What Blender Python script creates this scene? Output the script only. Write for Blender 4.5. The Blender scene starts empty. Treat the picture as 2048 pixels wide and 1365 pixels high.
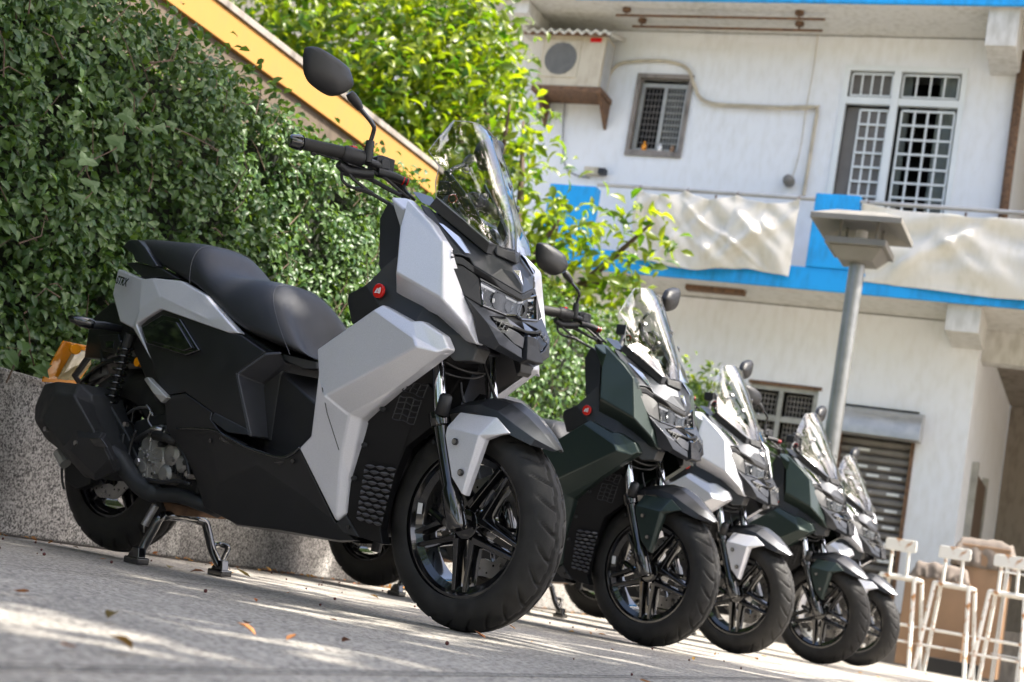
import bpy, bmesh, math, random
import numpy as np
from mathutils import Vector, Matrix, noise as mnoise
random.seed(7); rng = np.random.default_rng(7)
PI = math.pi
sc = bpy.context.scene
C = sc.collection

# ------------------------------------------------------------------ camera
F_PX, CAM_H = 2991.0, 0.1486
RX = Vector((0.91593685, 0.36080841, 0.17571847))
UY = Vector((-0.1038377, -0.20987453, 0.97219875))
FW = Vector((-0.38765632, 0.90871886, 0.1547663))
CAM = Vector((0, 0, CAM_H))
cd = bpy.data.cameras.new('camera'); cam = bpy.data.objects.new('camera', cd); C.objects.link(cam)
mw = Matrix((( RX.x, UY.x, -FW.x, 0), (RX.y, UY.y, -FW.y, 0), (RX.z, UY.z, -FW.z, CAM_H), (0, 0, 0, 1)))
cam.matrix_world = mw
cd.sensor_width = 36; cd.sensor_fit = 'HORIZONTAL'; cd.lens = F_PX / 2048 * 36
cd.clip_start = 0.05; cd.clip_end = 400
cd.dof.use_dof = True; cd.dof.focus_distance = 3.72; cd.dof.aperture_fstop = 5.6
sc.camera = cam

# ------------------------------------------------------------------ light
SUN_EL, SUN_AZ = math.radians(56), math.radians(86)       # azimuth from +Y towards +X
w = bpy.data.worlds.new('World'); sc.world = w; w.use_nodes = True
wn = w.node_tree; bg = wn.nodes['Background']
sky = wn.nodes.new('ShaderNodeTexSky'); sky.sky_type = 'NISHITA'; sky.sun_disc = False
sky.sun_elevation = SUN_EL; sky.sun_rotation = SUN_AZ; sky.dust_density = 4.5; sky.air_density = .8; sky.ozone_density = .4
wn.links.new(sky.outputs[0], bg.inputs[0]); bg.inputs[1].default_value = 0.15
sd = bpy.data.lights.new('sun', 'SUN'); sun = bpy.data.objects.new('sun', sd); C.objects.link(sun)
sd.energy = 4.2; sd.angle = math.radians(0.53); sd.color = (1.0, 0.95, 0.86)
sdir = Vector((math.sin(SUN_AZ) * math.cos(SUN_EL), math.cos(SUN_AZ) * math.cos(SUN_EL), math.sin(SUN_EL)))
sun.rotation_euler = sdir.to_track_quat('Z', 'Y').to_euler(); sun.location = (6, 3, 12)
vs = sc.view_settings; sc.display_settings.display_device = 'sRGB'
vs.view_transform = 'Standard'; vs.look = 'None'; vs.exposure = 1.62; vs.gamma = 1; vs.use_curve_mapping = False
sc.cycles.use_denoising = True
sc.cycles.max_bounces = 8; sc.cycles.transparent_max_bounces = 12; sc.cycles.caustics_refractive = False; sc.cycles.caustics_reflective = False

# ------------------------------------------------------------------ geometry from measured sight lines
def ray(px, py):
    return RX * ((px - 1024) / F_PX) - UY * ((py - 682.5) / F_PX) + FW
def onY(px, py, Y):
    d = ray(px, py); return CAM + d * (Y / d.y)
def onX(px, py, X):
    d = ray(px, py); return CAM + d * (X / d.x)
def gnd(px, py, z=0.0):
    d = ray(px, py); return CAM + d * ((z - CAM_H) / d.z)
# scooter frame: x forward from the front axle's contact, y to its left, z up
BF = Vector((0.95910439, -0.28305259, 0.0)); BL = Vector((0.28227526, 0.95647046, 0.0740604)); BU = Vector((-0.02096299, -0.07103165, 0.99725376))
BO = Vector((-1.4756, 3.4719, 0.0))
CB = Vector(((CAM - BO).dot(BF), (CAM - BO).dot(BL), (CAM - BO).dot(BU)))
def bk(px, py, Y):
    r = ray(px, py); d = Vector((r.dot(BF), r.dot(BL), r.dot(BU)))
    return CB + d * ((Y - CB.y) / d.y)
def bkx(px, py, X):
    r = ray(px, py); d = Vector((r.dot(BF), r.dot(BL), r.dot(BU)))
    return CB + d * ((X - CB.x) / d.x)
def crop(x0, y0, s):
    return lambda x, y, Y: bk(x0 + x / s, y0 + y / s, Y)
k1 = crop(560, 60, 2.73); k2 = crop(600, 480, 3.25); k3 = crop(640, 780, 2.625); k4 = crop(60, 440, 2.844)
k5 = crop(40, 760, 2.968); k6 = crop(880, 460, 4.875); k7 = crop(570, 260, 7.314); k8 = crop(840, 220, 4.267)

# ------------------------------------------------------------------ materials
def nodes(name):
    m = bpy.data.materials.new(name); m.use_nodes = True
    nt = m.node_tree; return m, nt, nt.nodes, nt.links, nt.nodes['Principled BSDF']
def mat(name, col, rough=.5, metal=0.0, var=0.12, scale=6.0, bump=0.0, bscale=200.0, coat=0.0, spec=.5, rvar=.08, flake=0.0):
    m, nt, N, L, p = nodes(name)
    tc = N.new('ShaderNodeTexCoord')
    n1 = N.new('ShaderNodeTexNoise'); n1.inputs['Scale'].default_value = scale; n1.inputs['Detail'].default_value = 6
    L.new(tc.outputs['Object'], n1.inputs['Vector'])
    mr = N.new('ShaderNodeMapRange'); mr.inputs[1].default_value = .3; mr.inputs[2].default_value = .7
    mr.inputs[3].default_value = 1 - var; mr.inputs[4].default_value = 1 + var
    L.new(n1.outputs['Fac'], mr.inputs[0])
    mx = N.new('ShaderNodeVectorMath'); mx.operation = 'SCALE'; mx.inputs[0].default_value = col[:3]
    L.new(mr.outputs[0], mx.inputs['Scale']); src = mx.outputs[0]
    if flake:
        nf = N.new('ShaderNodeTexNoise'); nf.inputs['Scale'].default_value = 900; nf.inputs['Detail'].default_value = 2
        L.new(tc.outputs['Object'], nf.inputs['Vector'])
        mf = N.new('ShaderNodeMapRange'); mf.inputs[1].default_value = .35; mf.inputs[2].default_value = .65
        mf.inputs[3].default_value = 1 - flake; mf.inputs[4].default_value = 1 + flake
        L.new(nf.outputs['Fac'], mf.inputs[0])
        m2 = N.new('ShaderNodeVectorMath'); m2.operation = 'SCALE'; L.new(src, m2.inputs[0]); L.new(mf.outputs[0], m2.inputs['Scale']); src = m2.outputs[0]
    L.new(src, p.inputs['Base Color'])
    r2 = N.new('ShaderNodeMapRange'); r2.inputs[1].default_value = .3; r2.inputs[2].default_value = .7
    r2.inputs[3].default_value = max(.02, rough - rvar); r2.inputs[4].default_value = min(1, rough + rvar)
    L.new(n1.outputs['Fac'], r2.inputs[0]); L.new(r2.outputs[0], p.inputs['Roughness'])
    p.inputs['Metallic'].default_value = metal; p.inputs['Specular IOR Level'].default_value = spec
    p.inputs['Coat Weight'].default_value = coat; p.inputs['Coat Roughness'].default_value = .05
    if bump:
        n2 = N.new('ShaderNodeTexNoise'); n2.inputs['Scale'].default_value = bscale; n2.inputs['Detail'].default_value = 4
        L.new(tc.outputs['Object'], n2.inputs['Vector'])
        b = N.new('ShaderNodeBump'); b.inputs['Strength'].default_value = bump; b.inputs['Distance'].default_value = .002
        L.new(n2.outputs['Fac'], b.inputs['Height']); L.new(b.outputs[0], p.inputs['Normal'])
    return m
M = {}
M['silver'] = mat('silver_paint', (.66, .66, .705), .34, .30, .04, 3, flake=.10, coat=.30, rvar=.03)
M['green'] = mat('green_paint', (.022, .035, .031), .36, .35, .06, 3, flake=.25, coat=.2, rvar=.03)
M['gunmetal'] = mat('gunmetal_paint', (.036, .039, .046), .36, .5, .05, 4, flake=.2, coat=.25, rvar=.03)
M['black'] = mat('black_plastic', (.013, .013, .0145), .40, 0, .15, 8, .35, 900, spec=.5)
M['black2'] = mat('dark_grey_plastic', (.014, .014, .016), .46, 0, .15, 8, .35, 900)
M['gloss'] = mat('gloss_black', (.006, .006, .007), .10, 0, .1, 5, coat=1, rvar=.05)
M['rubber'] = mat('tyre_rubber', (.021, .0198, .019), .60, 0, .5, 25, .5, 500, rvar=.12, spec=.35)
M['seat'] = mat('seat_vinyl', (.016, .016, .018), .44, 0, .12, 6, .6, 700, rvar=.07)
M['chrome'] = mat('chrome', (.75, .75, .77), .07, 1, .03, 5, rvar=.03)
M['steel'] = mat('bare_steel', (.42, .41, .40), .32, 1, .15, 30, .2, 300)
M['alu'] = mat('cast_aluminium', (.32, .31, .295), .50, .75, .2, 20, .5, 250)
M['heat'] = mat('heatproof_black', (.015, .016, .017), .55, 0, .2, 15, .3, 500)
M['red'] = mat('red_plastic', (.62, .015, .012), .2, 0, .05, 5, coat=.6)
M['white'] = mat('white_print', (.8, .8, .8), .3)
M['stitch'] = mat('grey_thread', (.14, .14, .15), .8)
M['orange'] = mat('amber_plastic', (.95, .34, .005), .22, 0, .1, 20, coat=.5)
M['orange'].node_tree.nodes['Principled BSDF'].inputs['Transmission Weight'].default_value = .12
M['plate'] = mat('yellowed_acrylic', (.55, .45, .22), .25, 0, .2, 20)
M['plate'].node_tree.nodes['Principled BSDF'].inputs['Transmission Weight'].default_value = .4
M['lens'] = mat('lamp_reflector', (.92, .92, .94), .06, 1, .05, 40, rvar=.03)
M['facet'] = mat('faceted_reflector', (.22, .225, .235), .10, .95, .6, 60)
_nt = M['facet'].node_tree; _v = _nt.nodes.new('ShaderNodeTexVoronoi'); _v.inputs['Scale'].default_value = 70; _tc = _nt.nodes.new('ShaderNodeTexCoord'); _nt.links.new(_tc.outputs['Object'], _v.inputs['Vector'])
_b = _nt.nodes.new('ShaderNodeBump'); _b.inputs['Strength'].default_value = 1; _b.inputs['Distance'].default_value = .01; _nt.links.new(_v.outputs['Distance'], _b.inputs['Height']); _nt.links.new(_b.outputs[0], _nt.nodes['Principled BSDF'].inputs['Normal'])
M['pole'] = mat('grey_pole_paint', (.24, .245, .24), .38, .6, .15, 8)
M['inner'] = mat('inner_black', (.006, .006, .007), .38, 0, .2, 8, .2, 500, spec=.2)
M['footwell'] = mat('lit_footwell_plastic', (.055, .055, .062), .42, 0, .1, 8, .3, 900)  # black plastic lightened: the light on this wall is put into its colour
M['fins'] = mat('highlit_grille_black', (.11, .11, .12), .36, 0, .1, 8)  # black grille lightened: highlights on its scales are put into the colour
def glass(name, tint, fac_lo=.06, rough=0.0, ior=1.5):
    m, nt, N, L, p = nodes(name); N.remove(p)
    out = N['Material Output']; tr = N.new('ShaderNodeBsdfTransparent'); tr.inputs[0].default_value = (*tint, 1)
    gl = N.new('ShaderNodeBsdfGlossy'); gl.inputs['Roughness'].default_value = rough; gl.inputs[0].default_value = (1, 1, 1, 1)
    lw = N.new('ShaderNodeLayerWeight'); lw.inputs[0].default_value = .5; fr = N.new('ShaderNodeMath'); fr.operation = 'POWER'; fr.inputs[1].default_value = 4.0; L.new(lw.outputs['Facing'], fr.inputs[0])
    mr = N.new('ShaderNodeMapRange'); mr.inputs[1].default_value = 0; mr.inputs[2].default_value = 1; mr.inputs[3].default_value = fac_lo; mr.inputs[4].default_value = 1
    ms = N.new('ShaderNodeMixShader'); L.new(fr.outputs[0], mr.inputs[0]); L.new(mr.outputs[0], ms.inputs[0]); L.new(tr.outputs[0], ms.inputs[1]); L.new(gl.outputs[0], ms.inputs[2]); L.new(ms.outputs[0], out.inputs[0])
    return m
M['screen'] = glass('smoked_polycarbonate', (.74, .755, .77), .08)
M['lampglass'] = glass('clear_lens', (.92, .92, .93), .04)
M['pane'] = glass('window_glass', (.85, .87, .87), .0, 0.0, 1.22)

def leafmat(name, a, b, rough=.38, trans=.35, spec=.5, ta=None):
    m, nt, N, L, p = nodes(name)
    g = N.new('ShaderNodeNewGeometry'); cr = N.new('ShaderNodeValToRGB')
    cr.color_ramp.elements[0].color = (*a, 1); cr.color_ramp.elements[1].color = (*b, 1)
    L.new(g.outputs['Random Per Island'], cr.inputs[0]); L.new(cr.outputs[0], p.inputs['Base Color'])
    p.inputs['Roughness'].default_value = rough; p.inputs['Specular IOR Level'].default_value = spec
    t = N.new('ShaderNodeBsdfTranslucent')
    hs = N.new('ShaderNodeMixRGB'); hs.blend_type = 'MULTIPLY'; hs.inputs[0].default_value = 1; hs.inputs[2].default_value = (*(ta or (2.4, 2.2, .6)), 1)
    L.new(cr.outputs[0], hs.inputs[1]); L.new(hs.outputs[0], t.inputs[0])
    ms = N.new('ShaderNodeMixShader'); ms.inputs[0].default_value = trans
    L.new(p.outputs[0], ms.inputs[1]); L.new(t.outputs[0], ms.inputs[2]); L.new(ms.outputs[0], N['Material Output'].inputs[0])
    return m
M['hedge'] = leafmat('hedge_leaves', (.030, .075, .024), (.095, .165, .045), .38, .25, .38)
M['tree'] = leafmat('tree_leaves', (.028, .085, .008), (.18, .22, .014), .36, .5, .5, (2.3, 2.3, .55))
M['ivy'] = leafmat('climber_leaves', (.055, .115, .032), (.075, .14, .040), .5, .35)
M['twig'] = mat('twig_bark', (.10, .065, .045), .8)
M['litter'] = leafmat('fallen_leaf', (.28, .09, .03), (.50, .27, .05), .6, .15)
M['berry'] = mat('berry_red', (.07, .012, .010), .4)

def ramp(N, L, fac, stops):
    cr = N.new('ShaderNodeValToRGB'); e = cr.color_ramp.elements
    while len(e) < len(stops): e.new(.5)
    for x, (pos, c) in zip(e, stops): x.position = pos; x.color = (*c, 1)
    L.new(fac, cr.inputs[0]); return cr
def granite(name, c0, c1, c2, sc1=260, sc2=3.0, stain=.25, bump=.5):
    """washed pebble finish: light stones in darker mortar, broad stains"""
    m, nt, N, L, p = nodes(name); tc = N.new('ShaderNodeTexCoord')
    v = N.new('ShaderNodeTexVoronoi'); v.inputs['Scale'].default_value = sc1; L.new(tc.outputs['Object'], v.inputs['Vector'])
    n = N.new('ShaderNodeTexNoise'); n.inputs['Scale'].default_value = sc1 * .6; n.inputs['Detail'].default_value = 3; L.new(tc.outputs['Object'], n.inputs['Vector'])
    ma = N.new('ShaderNodeMath'); ma.operation = 'MULTIPLY_ADD'; ma.inputs[1].default_value = .5; L.new(v.outputs['Color'], ma.inputs[0]); L.new(n.outputs['Fac'], ma.inputs[2])
    cr = ramp(N, L, ma.outputs[0], [(.42, c0), (.62, c1), (.9, c2)])
    n2 = N.new('ShaderNodeTexNoise'); n2.inputs['Scale'].default_value = sc2; n2.inputs['Detail'].default_value = 8; n2.inputs['Roughness'].default_value = .65; L.new(tc.outputs['Object'], n2.inputs['Vector'])
    mr = N.new('ShaderNodeMapRange'); mr.inputs[1].default_value = .3; mr.inputs[2].default_value = .65; mr.inputs[3].default_value = 1 - stain; mr.inputs[4].default_value = 1.0; L.new(n2.outputs['Fac'], mr.inputs[0])
    mx = N.new('ShaderNodeVectorMath'); mx.operation = 'SCALE'; L.new(cr.outputs[0], mx.inputs[0]); L.new(mr.outputs[0], mx.inputs['Scale'])
    L.new(mx.outputs[0], p.inputs['Base Color']); p.inputs['Roughness'].default_value = .75
    b = N.new('ShaderNodeBump'); b.inputs['Strength'].default_value = bump; b.inputs['Distance'].default_value = .002; L.new(ma.outputs[0], b.inputs['Height']); L.new(b.outputs[0], p.inputs['Normal'])
    return m
M['ground'] = granite('washed_pebble_paving', (.030, .025, .020), (.245, .222, .195), (.54, .50, .44), 150, 1.6, .42)
M['kerbwall'] = granite('washed_pebble_wall', (.020, .019, .018), (.125, .118, .110), (.47, .45, .42), 200, 2.5, .45, 1.0)

def plaster(name, col, stain_col, amount=.35, scale=.8, rough=.8):
    m, nt, N, L, p = nodes(name); tc = N.new('ShaderNodeTexCoord')
    mp = N.new('ShaderNodeMapping'); mp.inputs['Scale'].default_value = (1, 1, .35); L.new(tc.outputs['Object'], mp.inputs[0])
    n = N.new('ShaderNodeTexNoise'); n.inputs['Scale'].default_value = scale; n.inputs['Detail'].default_value = 9; n.inputs['Roughness'].default_value = .7; L.new(mp.outputs[0], n.inputs['Vector'])
    n3 = N.new('ShaderNodeTexNoise'); n3.inputs['Scale'].default_value = 14; n3.inputs['Detail'].default_value = 8; L.new(mp.outputs[0], n3.inputs['Vector'])
    ml = N.new('ShaderNodeMath'); ml.operation = 'MULTIPLY'; L.new(n.outputs['Fac'], ml.inputs[0]); L.new(n3.outputs['Fac'], ml.inputs[1])
    cr = ramp(N, L, ml.outputs[0], [(.22, (0, 0, 0)), (.42, (1, 1, 1))])
    mf = N.new('ShaderNodeMath'); mf.operation = 'MULTIPLY'; mf.inputs[1].default_value = amount; L.new(cr.outputs[0], mf.inputs[0])
    mx = N.new('ShaderNodeMixRGB'); mx.inputs[1].default_value = (*col, 1); mx.inputs[2].default_value = (*stain_col, 1); L.new(mf.outputs[0], mx.inputs[0])
    L.new(mx.outputs[0], p.inputs['Base Color']); p.inputs['Roughness'].default_value = rough
    b = N.new('ShaderNodeBump'); b.inputs['Strength'].default_value = .4; b.inputs['Distance'].default_value = .004; L.new(n3.outputs['Fac'], b.inputs['Height']); L.new(b.outputs[0], p.inputs['Normal'])
    return m
M['wall'] = plaster('white_plaster', (.80, .815, .83), (.44, .41, .32), .24, .45)
M['soffit'] = plaster('old_soffit_plaster', (.62, .61, .57), (.30, .28, .22), .55)
M['blue'] = plaster('blue_wall_paint', (.005, .34, .80), (.02, .09, .18), .45, 1.4, .5)
M['yellow'] = plaster('ochre_wall_paint', (.37, .185, .040), (.26, .15, .06), .35, 1.2)
M['mud'] = plaster('dirty_brown_wall', (.10, .075, .052), (.04, .03, .02), .7, 2)
M['concrete'] = plaster('weathered_concrete', (.30, .26, .21), (.10, .08, .06), .7, 2)
M['coping'] = plaster('grey_coping', (.26, .23, .205), (.08, .07, .06), .8, 4)
M['cloth'] = plaster('white_banner_cloth', (.68, .66, .60), (.45, .42, .30), .35, 1.6, .95)
M['cloth'].node_tree.nodes['Principled BSDF'].inputs['Specular IOR Level'].default_value = .1
M['offwhite'] = plaster('aged_white_enamel', (.56, .50, .38), (.30, .22, .13), .55, 3.0, .5)
M['offwhite2'] = mat('aged_white_enamel_2', (.66, .64, .57), .45, 0, .12, 3)
M['pvc'] = mat('white_window_frame', (.74, .77, .76), .35, 0, .05, 3)
M['greyframe'] = mat('grey_aluminium_frame', (.38, .37, .33), .45, .3, .2, 8)
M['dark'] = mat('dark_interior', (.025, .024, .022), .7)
M['rust'] = mat('rusty_steel', (.16, .09, .05), .75, .2, .5, 25, .5, 60)
M['pipe'] = mat('cream_conduit', (.50, .44, .33), .6, 0, .3, 6)
M['galv'] = mat('galvanised_steel', (.46, .46, .45), .42, .45, .15, 8)
M['slat'] = mat('shutter_steel', (.22, .20, .18), .5, .3, .25, 5)
M['slot_light'] = mat('white_slot_light', (.75, .75, .72), .5)
M['wood'] = mat('brown_laminate', (.27, .165, .095), .5, 0, .12, 4)
M['tarp'] = mat('dusty_grey_cloth', (.20, .165, .14), .9, 0, .3, 6, .5, 60)
M['lampgrey'] = mat('grey_lamp_enamel', (.20, .19, .17), .5, .2, .12, 6)
M['curtain'] = mat('pale_curtain', (.5, .52, .5), .9)
def rusty_white(name):
    m, nt, N, L, p = nodes(name); tc = N.new('ShaderNodeTexCoord')
    n = N.new('ShaderNodeTexNoise'); n.inputs['Scale'].default_value = 14; n.inputs['Detail'].default_value = 8; L.new(tc.outputs['Object'], n.inputs['Vector'])
    cr = ramp(N, L, n.outputs['Fac'], [(.0, (.72, .70, .64)), (.56, (.74, .72, .68)), (.64, (.42, .20, .07)), (.8, (.20, .08, .03))])
    L.new(cr.outputs[0], p.inputs['Base Color']); p.inputs['Roughness'].default_value = .55; return m
M['rustwhite'] = rusty_white('rusty_white_enamel')

# ------------------------------------------------------------------ mesh helpers
def link(o, parent=None):
    C.objects.link(o)
    if parent is not None: o.parent = parent
    return o
def mk(name, verts, faces, m, parent=None, smooth=False, bevel=0, seg=2, sub=0, angle=28):
    me = bpy.data.meshes.new(name); me.from_pydata([tuple(v) for v in verts], [], [tuple(f) for f in faces])
    bm = bmesh.new(); bm.from_mesh(me); bmesh.ops.remove_doubles(bm, verts=bm.verts, dist=1e-5); bmesh.ops.recalc_face_normals(bm, faces=bm.faces); bm.to_mesh(me); bm.free()
    me.materials.append(M[m] if isinstance(m, str) else m)
    o = bpy.data.objects.new(name, me); link(o, parent)
    if smooth or bevel or sub: me.shade_smooth()
    if sub:
        s = o.modifiers.new('s', 'SUBSURF'); s.levels = s.render_levels = sub
    if bevel:
        b = o.modifiers.new('b', 'BEVEL'); b.width = bevel; b.segments = seg; b.limit_method = 'ANGLE'; b.angle_limit = math.radians(angle); b.harden_normals = True
    return o
def tag(o, label=None, cat=None, group=None, kind=None):
    if label: o['label'] = label
    if cat: o['category'] = cat
    if group: o['group'] = group
    if kind: o['kind'] = kind
    return o
def empty(name, loc=(0, 0, 0), label=None, cat=None, group=None):
    o = bpy.data.objects.new(name, None); C.objects.link(o); o.location = loc; o.empty_display_size = .1
    return tag(o, label, cat, group)
class G:
    """collects boxes, tubes and loose polygons for ONE mesh"""
    def __init__(s): s.v = []; s.f = []
    def add(s, vs, fs):
        b = len(s.v); s.v += [Vector(v) for v in vs]; s.f += [[b + i for i in f] for f in fs]; return s
    def box(s, a, b):
        x0, y0, z0 = a; x1, y1, z1 = b
        return s.add([(x0, y0, z0), (x1, y0, z0), (x1, y1, z0), (x0, y1, z0), (x0, y0, z1), (x1, y0, z1), (x1, y1, z1), (x0, y1, z1)],
                     [(0, 3, 2, 1), (4, 5, 6, 7), (0, 1, 5, 4), (1, 2, 6, 5), (2, 3, 7, 6), (3, 0, 4, 7)])
    def tube(s, pts, r, n=10, caps=True, flat=1.0, up=(0, 0, 1)):
        pts = [Vector(p) for p in pts]; k = len(pts); rs = r if hasattr(r, '__len__') else [r] * k
        rings = []; prev = None
        for i, p in enumerate(pts):
            t = (pts[min(i + 1, k - 1)] - pts[max(i - 1, 0)]).normalized()
            if prev is None:
                a = Vector(up).cross(t)
                if a.length < .05: a = Vector((1, 0, 0)).cross(t)
            else:
                a = prev - t * prev.dot(t)
            a.normalize(); prev = a; b = t.cross(a)
            rings.append([p + a * (rs[i] * math.cos(2 * PI * j / n)) + b * (rs[i] * flat * math.sin(2 * PI * j / n)) for j in range(n)])
        vs = [v for q in rings for v in q]; fs = [(i * n + j, i * n + (j + 1) % n, (i + 1) * n + (j + 1) % n, (i + 1) * n + j) for i in range(k - 1) for j in range(n)]
        if caps: fs += [tuple(range(n))[::-1], tuple(range((k - 1) * n, k * n))]
        return s.add(vs, fs)
    def prism(s, poly, d):
        d = Vector(d); n = len(poly); poly = [Vector(p) for p in poly]
        return s.add(poly + [p + d for p in poly], [tuple(range(n)), tuple(range(n, 2 * n))[::-1]] + [(i, (i + 1) % n, n + (i + 1) % n, n + i) for i in range(n)])
    def build(s, name, m, parent=None, **k): return mk(name, s.v, s.f, m, parent, **k)
def smoothpath(pts, n=6):
    pts = [Vector(p) for p in pts]; out = []
    for i in range(len(pts) - 1):
        p0 = pts[max(i - 1, 0)]; p1 = pts[i]; p2 = pts[i + 1]; p3 = pts[min(i + 2, len(pts) - 1)]
        for j in range(n):
            t = j / n; out.append(.5 * ((2 * p1) + (p2 - p0) * t + (2 * p0 - 5 * p1 + 4 * p2 - p3) * t * t + (3 * p1 - p0 - 3 * p2 + p3) * t ** 3))
    out.append(pts[-1]); return out
def helix(a, b, R, r, turns, g, n=14):
    a = Vector(a); b = Vector(b); t = (b - a).normalized(); u = t.orthogonal().normalized(); v = t.cross(u)
    k = int(turns * n); pts = [a + (b - a) * (i / k) + u * R * math.cos(2 * PI * i / n) + v * R * math.sin(2 * PI * i / n) for i in range(k + 1)]
    g.tube(pts, r, 6)
def leaves(P, Nn, size, aspect=.55, seed=0, droop=.25):
    """folded leaf blades, 6 verts 4 faces each, at points P facing Nn"""
    r = np.random.default_rng(seed); n = len(P)
    Nn = Nn / np.linalg.norm(Nn, axis=1)[:, None]
    a = r.normal(size=(n, 3)); a -= Nn * (a * Nn).sum(1)[:, None]; a /= np.linalg.norm(a, axis=1)[:, None]
    b = np.cross(Nn, a); s = size[:, None]; w_ = s * aspect * .5
    base = P; m1 = P + a * s * .38; m2 = P + a * s * .72; tip = P + a * s - Nn * s * droop
    lift = Nn * w_ * .45
    V = np.stack([base, m1 - b * w_ + lift, m1, m1 + b * w_ + lift, m2 - b * w_ * .8 + lift * .8 - Nn * s * droop * .35, m2 - Nn * s * droop * .4, m2 + b * w_ * .8 + lift * .8 - Nn * s * droop * .35, tip], 1).reshape(-1, 3)
    f = np.array([[0, 2, 1, 1], [0, 3, 2, 2], [1, 2, 5, 4], [2, 3, 6, 5], [4, 5, 7, 7], [5, 6, 7, 7]])
    tri = np.array([[0, 2, 1], [0, 3, 2], [4, 5, 7], [5, 6, 7]]); quad = np.array([[1, 2, 5, 4], [2, 3, 6, 5]])
    off = (np.arange(n) * 8)[:, None, None]
    return V, (tri[None] + off).reshape(-1, 3), (quad[None] + off).reshape(-1, 4)
def leafmesh(name, P, Nn, size, m, parent=None, aspect=.55, seed=0, droop=.25):
    V, T, Q = leaves(P, Nn, size, aspect, seed, droop)
    me = bpy.data.meshes.new(name); nl = T.size + Q.size; nf = len(T) + len(Q)
    me.vertices.add(len(V)); me.vertices.foreach_set('co', V.astype(np.float32).ravel())
    me.loops.add(nl); me.loops.foreach_set('vertex_index', np.concatenate([T.ravel(), Q.ravel()]).astype(np.int32))
    me.polygons.add(nf); tot = np.concatenate([np.full(len(T), 3), np.full(len(Q), 4)]); st = np.concatenate([[0], np.cumsum(tot)[:-1]])
    me.polygons.foreach_set('loop_start', st.astype(np.int32)); me.update(calc_edges=True); me.validate()
    me.materials.append(M[m]); o = bpy.data.objects.new(name, me); link(o, parent); o['kind'] = 'stuff'
    return o

# ================================================================== SETTING
gm = G(); gm.add([(-90, -60, 0), (90, -60, 0), (90, 140, 0), (-90, 140, 0)], [(0, 1, 2, 3)])
ground = gm.build('ground', 'ground'); tag(ground, kind='structure')
def strip(a, b, wd, ext0=0, ext1=0):
    a = Vector(a); b = Vector(b); d = (b - a).normalized(); a = a - d * ext0; b = b + d * ext1; s = Vector((-d.y, d.x, 0)) * wd / 2
    g = G(); g.add([a - s, b - s, b + s, a + s], [(0, 1, 2, 3)]); return g
M['joint'] = mat('joint_dirt', (.05, .042, .036), .9, 0, .4, 40)
for a, b, wd, e0, e1 in [((300, 1336), (1300, 1353), .007, 3, 6), ((0, 1129), (263, 1155), .007, 1.5, 12)]:
    A_, B_ = gnd(*a, .004), gnd(*b, .004); o = strip(A_, B_, wd, e0, e1).build('pavement_joint', 'joint', ground)
# grime line where the paving meets the wall
XW = -3.28
o = strip((XW + .03, -3, .004), (XW + .03, 15.8, .004), .06).build('gutter_dirt', M['joint'], ground)

g = G(); g.box((XW - .32, -4, 0), (XW, 15.85, .515))
kw = g.build('low_wall', 'kerbwall', bevel=.012); tag(kw, 'low washed pebble retaining wall running behind the parked scooters', 'wall')

# hedge
hedge = empty('hedge', (XW - .3, 6, .5), 'dense clipped evergreen hedge with small leaves standing on the pebble wall', 'hedge')
def inroot(o, root):
    o.matrix_parent_inverse = root.matrix_world.inverted() if root.matrix_world != Matrix() else Matrix.Translation(-root.location)
    return o
def hedge_pts(n, y0, y1, z0, z1, s0, s1, seed):
    r = np.random.default_rng(seed); y = r.uniform(y0, y1, n); z = r.uniform(z0, z1, n)
    bump = np.array([mnoise.noise((a * 1.7, b * 1.7, 3)) * .07 + mnoise.noise((a * 6, b * 6, 9)) * .035 for a, b in zip(y, z)])
    x = XW - .02 + bump - np.abs(r.normal(0, .06, n)) - np.clip(z - 1.72, 0, 1) * .5
    gap = np.array([mnoise.noise((a * 4.5, b * 4.5, 20)) for a, b in zip(y, z)])
    keep = gap > -.42; x = np.where(gap < -.22, x - .06, x)
    P = np.stack([x, y, z], 1)[keep]; k = len(P)
    N_ = np.stack([np.ones(k), -.25 * np.ones(k), .55 * np.ones(k)], 1) + r.normal(0, .62, (k, 3))
    return P, N_, r.uniform(s0, s1, k)
parts = [hedge_pts(40000, 3.0, 7.2, .44, 1.87, .024, .046, 1), hedge_pts(18000, 7.2, 15.6, .44, 1.84, .038, .060, 2), hedge_pts(2500, -1, 3, .44, 1.87, .05, .08, 4)]
r = np.random.default_rng(5); n = 16000; y = r.uniform(0, 15.6, n)
top = np.stack([r.uniform(XW - .75, XW - .04, n), y, 1.90 + r.normal(0, .035, n) + .05 * np.sin(y * 2.1) + .03 * np.sin(y * 5.3 + 1) + np.abs(r.normal(0, .02, n))], 1)
parts.append((top, np.stack([np.zeros(n), np.zeros(n), np.ones(n)], 1) + r.normal(0, .6, (n, 3)), r.uniform(.03, .05, n)))
P = np.concatenate([p[0] for p in parts]); Nn = np.concatenate([p[1] for p in parts]); S = np.concatenate([p[2] for p in parts])
o = leafmesh('foliage', P - np.array(hedge.location), Nn, S, 'hedge', hedge, .58, 3)
g = G(); g.box((-.42, -8, .02), (.10, 9.5, 1.24)); core = g.build('shade_backing', mat('hedge_shadow', (.012, .016, .008), .9, 0, .5, 9), hedge); core['kind'] = 'stuff'  # near-black box: the hedge's inner shade painted as a solid backing
g = G()
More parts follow.
